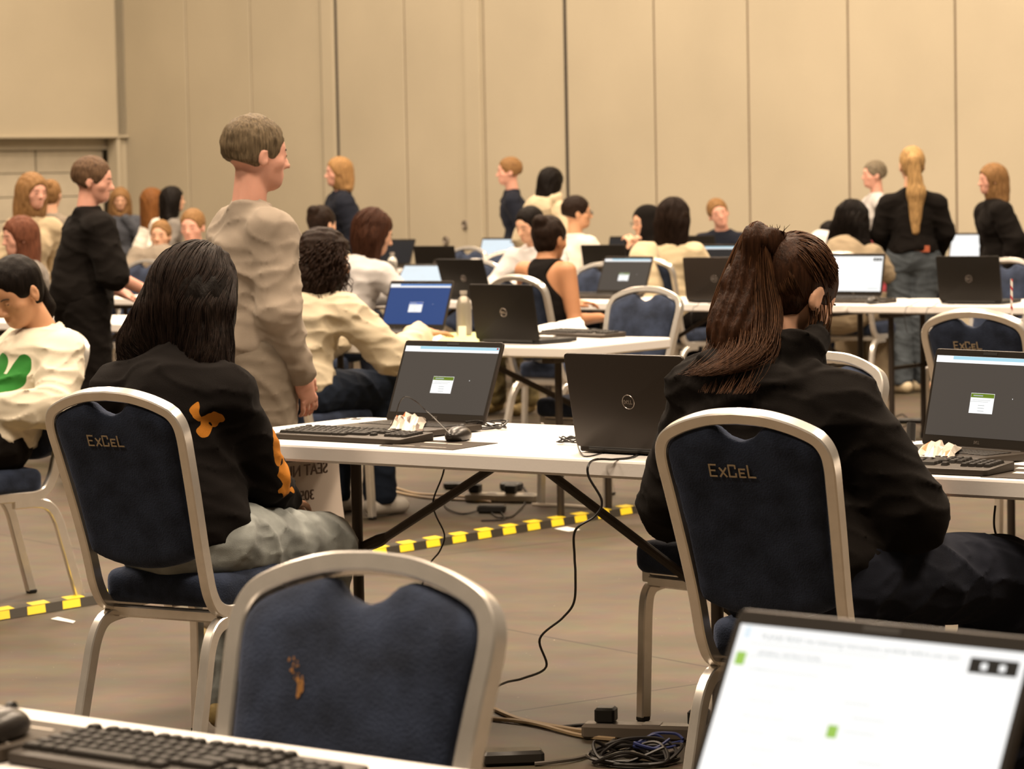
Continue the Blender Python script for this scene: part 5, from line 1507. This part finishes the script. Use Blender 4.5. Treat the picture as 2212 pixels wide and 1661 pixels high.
for k, (pts, lb) in enumerate((([(1510, 655), (1505, 662), (1500, 676)], 'thin cable over the far table edge left of the brown ponytail, left one'), ([(1530, 655), (1545, 660), (1553, 676)], 'thin cable over the far table edge left of the brown ponytail, right one'),
                               ([(1990, 648), (1965, 660), (1958, 680)], 'thin cable over the table edge by the blue jeans'), ([(2030, 652), (2010, 664), (2022, 680)], 'thin cable over the table edge at the dark lid on the right'))):
    a_ = at_z(pts[0][0], pts[0][1], .7475); b_ = at_z(pts[1][0], pts[1][1], .7475)
    cable('thin_cable', [a_, b_, b_ - tn * .03 + Vector((0, 0, -.003)), b_ - tn * .06 + Vector((0, 0, -.06)), b_ - tn * .05 + Vector((.01, 0, -.14))], lb, .0018)
a_ = at_z(1087, 741, .7475); cable('thin_cable', [at_z(1110, 736, .7475), a_, Vector((a_.x - .01, 11.92 + (a_.x - .25) * -.71, .745)), Vector((a_.x - .012, 11.88 - (a_.x - .25) * .71, .70))], 'thin cable over the edge of the middle table left of its black laptop', .0018)
# cup with a striped straw, on a table hidden behind the right chair
place_table(1.62, 11.00, TA, 'white folding table behind the dark blue chair at the right edge')
cp = at_y(2183, 760, 10.95)
t_ = empty('cup', (cp.x, cp.y, .7455), 0, 'clear plastic cup with a red striped straw at the right edge', 'cup')
V, F = lathe([(0, 0), (.030, 0), (.043, .128), (.045, .130), (.041, .126), (.029, .004), (0, .004)], 24); m_ = MB(); m_.add(V, F); m_.build('cup_body', mat('clear_cup', (.85, .84, .80), rough=.06, trans=.85), t_)
st_ = MB(); V = []; F = []; N_ = 60
for k in range(N_ + 1):
    z_ = .01 + .27 * k / N_
    for a_i in range(8):
        an = a_i * math.pi / 4; V.append((.004 + .006 * k / N_ * .3 + .0045 * math.cos(an), .0045 * math.sin(an), z_))
for k in range(N_):
    for a_i in range(8): F.append((k * 8 + a_i, k * 8 + (a_i + 1) % 8, (k + 1) * 8 + (a_i + 1) % 8, (k + 1) * 8 + a_i))
so_ = mesh_np('straw', V, F, mat('straw_white', (.8, .76, .7), rough=.4), t_); so_.data.materials.append(mat('straw_red', (.45, .03, .04), rough=.4))
for i_, f_ in enumerate(so_.data.polygons):
    k, a_i = divmod(i_, 8)
    if (k + a_i) % 8 < 3: f_.material_index = 1
# black bag and pale bag on the floor by the blonde person
def bag(name, px, py, Y, w_, d_, h_, m, label, seed):
    p = at_y(px, py, Y)
    def f(q):
        d = np.abs(q) - A3(w_ / 2 - .03, d_ / 2 - .03, h_ / 2 - .03)
        dd = np.sqrt((np.maximum(d, 0) ** 2).sum(1)) - .03 + np.minimum(d.max(1), 0)
        return dd - .008 * wob(q, 20, seed)
    V, F = sdf_mesh(f, (-w_ / 2 - .05, -d_ / 2 - .05, -h_ / 2 - .03), (w_ / 2 + .05, d_ / 2 + .05, h_ / 2 + .05), .012)
    V = V.copy(); V[:, 2] = np.maximum(V[:, 2] + h_ / 2, .001)
    o = mesh_np(name, V, F, m); o.location = (p.x, p.y, 0); o.rotation_euler = (0, 0, -.6)
    return tag(o, label, 'bag')
bag('shoulder_bag', 1943, 800, 19.55, .16, .22, .50, C_BLACK, 'black bag standing beside the blue jeans', 2)

# ------------------------------------------------------------------ on the floor
T0, T1 = Vector((-2.1, 9.28, 0)), Vector((1.35, 13.62, 0)); td = (T1 - T0).normalized(); tnn = Vector((td.y, -td.x, 0)); TL = (T1 - T0).length
def strip(o, a, b, w0, w1, z):
    P = [T0 + td * a + tnn * w0, T0 + td * b + tnn * w0, T0 + td * b + tnn * w1, T0 + td * a + tnn * w1]
    o.add([(p.x, p.y, z) for p in P], [(0, 1, 2, 3)])
def tp_(a, w_, z): 
    q_ = T0 + td * a + tnn * w_; return (q_.x, q_.y, z)
TH = .030
mb = MB(); mb.add([tp_(0, -.05, .001), tp_(0, .05, .001), tp_(0, .034, TH), tp_(0, -.034, TH), tp_(TL, -.05, .001), tp_(TL, .05, .001), tp_(TL, .034, TH), tp_(TL, -.034, TH)],
    [(0, 1, 2, 3), (7, 6, 5, 4), (1, 5, 6, 2), (2, 6, 7, 3), (3, 7, 4, 0), (0, 4, 5, 1)])
tp = mb.build('cable_cover', mat('tape_black', (.030, .024, .015), rough=.4), smooth=False); tag(tp, 'black and yellow hazard strip running diagonally across the floor', 'floor strip')
mb = MB(); a_ = .04
while a_ < TL - .12:
    mb.add([tp_(a_, .0495, .0035), tp_(a_ + .082, .0495, .0035), tp_(a_ + .092, .0350, TH - .001), tp_(a_ + .012, .0350, TH - .001)], [(0, 1, 2, 3)])
    mb.add([tp_(a_ + .036, .034, TH + .0008), tp_(a_ + .118, .034, TH + .0008), tp_(a_ + .150, -.034, TH + .0008), tp_(a_ + .068, -.034, TH + .0008)], [(0, 1, 2, 3)])
    a_ += .160
tag(mb.build('yellow_marks', mat('tape_yellow', (.85, .62, .02), rough=.4), tp, smooth=False), kind='stuff')
for pts, lb in (([(1090, 1134), (1118, 1130), (1138, 1135), (1112, 1139)], 'small white paper scrap on the floor left of the tape'), ([(1198, 1143), (1225, 1139), (1253, 1145), (1228, 1149)], 'small white paper scrap on the floor under the hanging cable'),
                ([(110, 1338), (125, 1334), (163, 1343), (158, 1347)], 'white paper scrap on the floor below the left end of the tape')):
    o = flat_quad('paper_scrap', [at_z(a, b, 0) for a, b in pts], .0015, .001, M_PAPER); tag(o, lb, 'paper')
def pbox(name, px, py, d, m, label, yaw=.6, z=0.0, cat='adapter', b=.008):
    p = at_z(px, py, z); mb = MB(); mb.box((p.x, p.y, z + d[2] / 2 + .001), d, Matrix.Rotation(-yaw, 3, 'Z'), b=b)
    return tag(mb.build(name, m), label, cat)
def power_strip(px, py, L_, n, yaw, label, dark=None):
    p = at_z(px, py, 0); t = empty('power_strip', (p.x, p.y, 0), yaw, label, 'power strip')
    mb = MB(); mb.box((0, 0, .021), (L_, .06, .040), b=.008); mb.build('strip_body', mat('strip_white' if dark is None else 'strip_dark', (.50, .45, .37) if dark is None else dark, rough=.5), t)
    for i in range(n):
        mb = MB(); mb.box((-L_ / 2 + (i + .5) * L_ / n, 0, .0415), (.045, .045, .002)); mb.build('socket', mat('socket_grey', (.3, .27, .24)), t)
    for i in range(0, n, 2):
        mb = MB(); mb.box((-L_ / 2 + (i + .5) * L_ / n, 0, .062), (.052, .05, .040), b=.006); mb.build('plug', M_BLACK, t)
    return t
power_strip(1085, 1085, .34, 4, .35, 'white power strip with black plugs on the floor under the middle table')
pbox('power_adapter', 985, 1057, (.11, .06, .035), M_BLACK, 'black power adapter on the floor left of the white power strip', .3)
pbox('power_adapter', 1062, 1108, (.12, .06, .035), M_BLACK, 'black power adapter on the floor in front of the white power strip', .2)
pbox('power_adapter', 1105, 1060, (.10, .06, .04), M_BLACK, 'black power adapter on the floor behind the white power strip', .5)
def floor_cable(pts, label, r=.004, m=None, name='floor_cable'):
    return cable(name, [at_z(a, b, .006 + .002 * (i % 2)) for i, (a, b) in enumerate(pts)], label, r, m)
floor_cable([(850, 1062), (920, 1075), (1000, 1080), (1060, 1084)], 'beige cable running to the white power strip from the left', .006, M_CREAMC)
floor_cable([(845, 1050), (900, 1066), (980, 1070), (1040, 1080)], 'second beige cable just behind the first one', .005, M_CREAMC)
floor_cable([(1150, 1090), (1220, 1092), (1290, 1098), (1330, 1104)], 'pale cable leading right from the white power strip', .008, mat('pale_cable', (.6, .52, .42)))
floor_cable([(985, 1062), (960, 1090), (1000, 1110), (1060, 1095), (1090, 1120), (1040, 1125)], 'black cable looping in front of the white power strip', .004)
floor_cable([(1130, 1050), (1140, 1075), (1110, 1112), (1080, 1118), (1062, 1108)], 'black cable curving right of the white power strip', .004)
# big cluster at the bottom
floor_cable([(1068, 1532), (1130, 1556), (1230, 1575), (1300, 1584), (1352, 1590)], 'beige cable on the floor beside the nearest chair', .007, M_CREAMC)
floor_cable([(1060, 1552), (1150, 1562), (1250, 1588), (1330, 1597)], 'beige cable next to the first one beside the nearest chair', .006, M_CREAMC)
floor_cable([(1210, 1571), (1270, 1566), (1330, 1570), (1368, 1580)], 'black cable on the floor leading to the near power strip', .005)
power_strip(1410, 1598, .36, 3, .25, 'power strip with black plugs at the foot of the front chair leg', (.16, .13, .10))
pbox('power_adapter', 1108, 1650, (.15, .065, .035), mat('adapter_black', (.02, .018, .016), rough=.3), 'black laptop power adapter on the floor at the bottom edge', -.1)
floor_cable([(1155, 1650), (1200, 1645), (1260, 1635), (1310, 1610), (1335, 1590)], 'grey cable from the adapter at the bottom edge', .005, mat('grey_cable', (.10, .085, .07)))
pc = at_z(1370, 1640, .01); coil('bundle of black cables on the floor in front of the near power strip', pc, .085, 8, 21, rr=.0045, z=.004, sq=.8)
pc = at_z(1425, 1622, .02); coil('loop of dark blue cable at the near power strip', pc, .05, 2, 5, m=mat('blue_cable', (.02, .03, .12), rough=.4), rr=.004, z=.03, sq=.8)
floor_cable([(1945, 920), (1930, 905), (1950, 895), (1965, 912), (1950, 922)], 'thin black cable looped on the floor right of the black hoodie', .004)
pbox('power_adapter', 1958, 915, (.10, .05, .03), M_BLACK, 'small black adapter on the floor right of the black hoodie', .3)
pbox('power_adapter', 1985, 915, (.10, .05, .03), M_BLACK, 'small black adapter on the floor left of the open laptop at the right edge', .3)
cable('hanging_cable', [at_y(2150, 1092, 6.75), at_y(2148, 1140, 6.75), at_y(2165, 1200, 6.76), at_y(2165, 1260, 6.78), at_y(2190, 1320, 6.8), at_y(2205, 1370, 6.85), at_y(2195, 1400, 6.9)], 'black cable hanging under the right table', .0026)
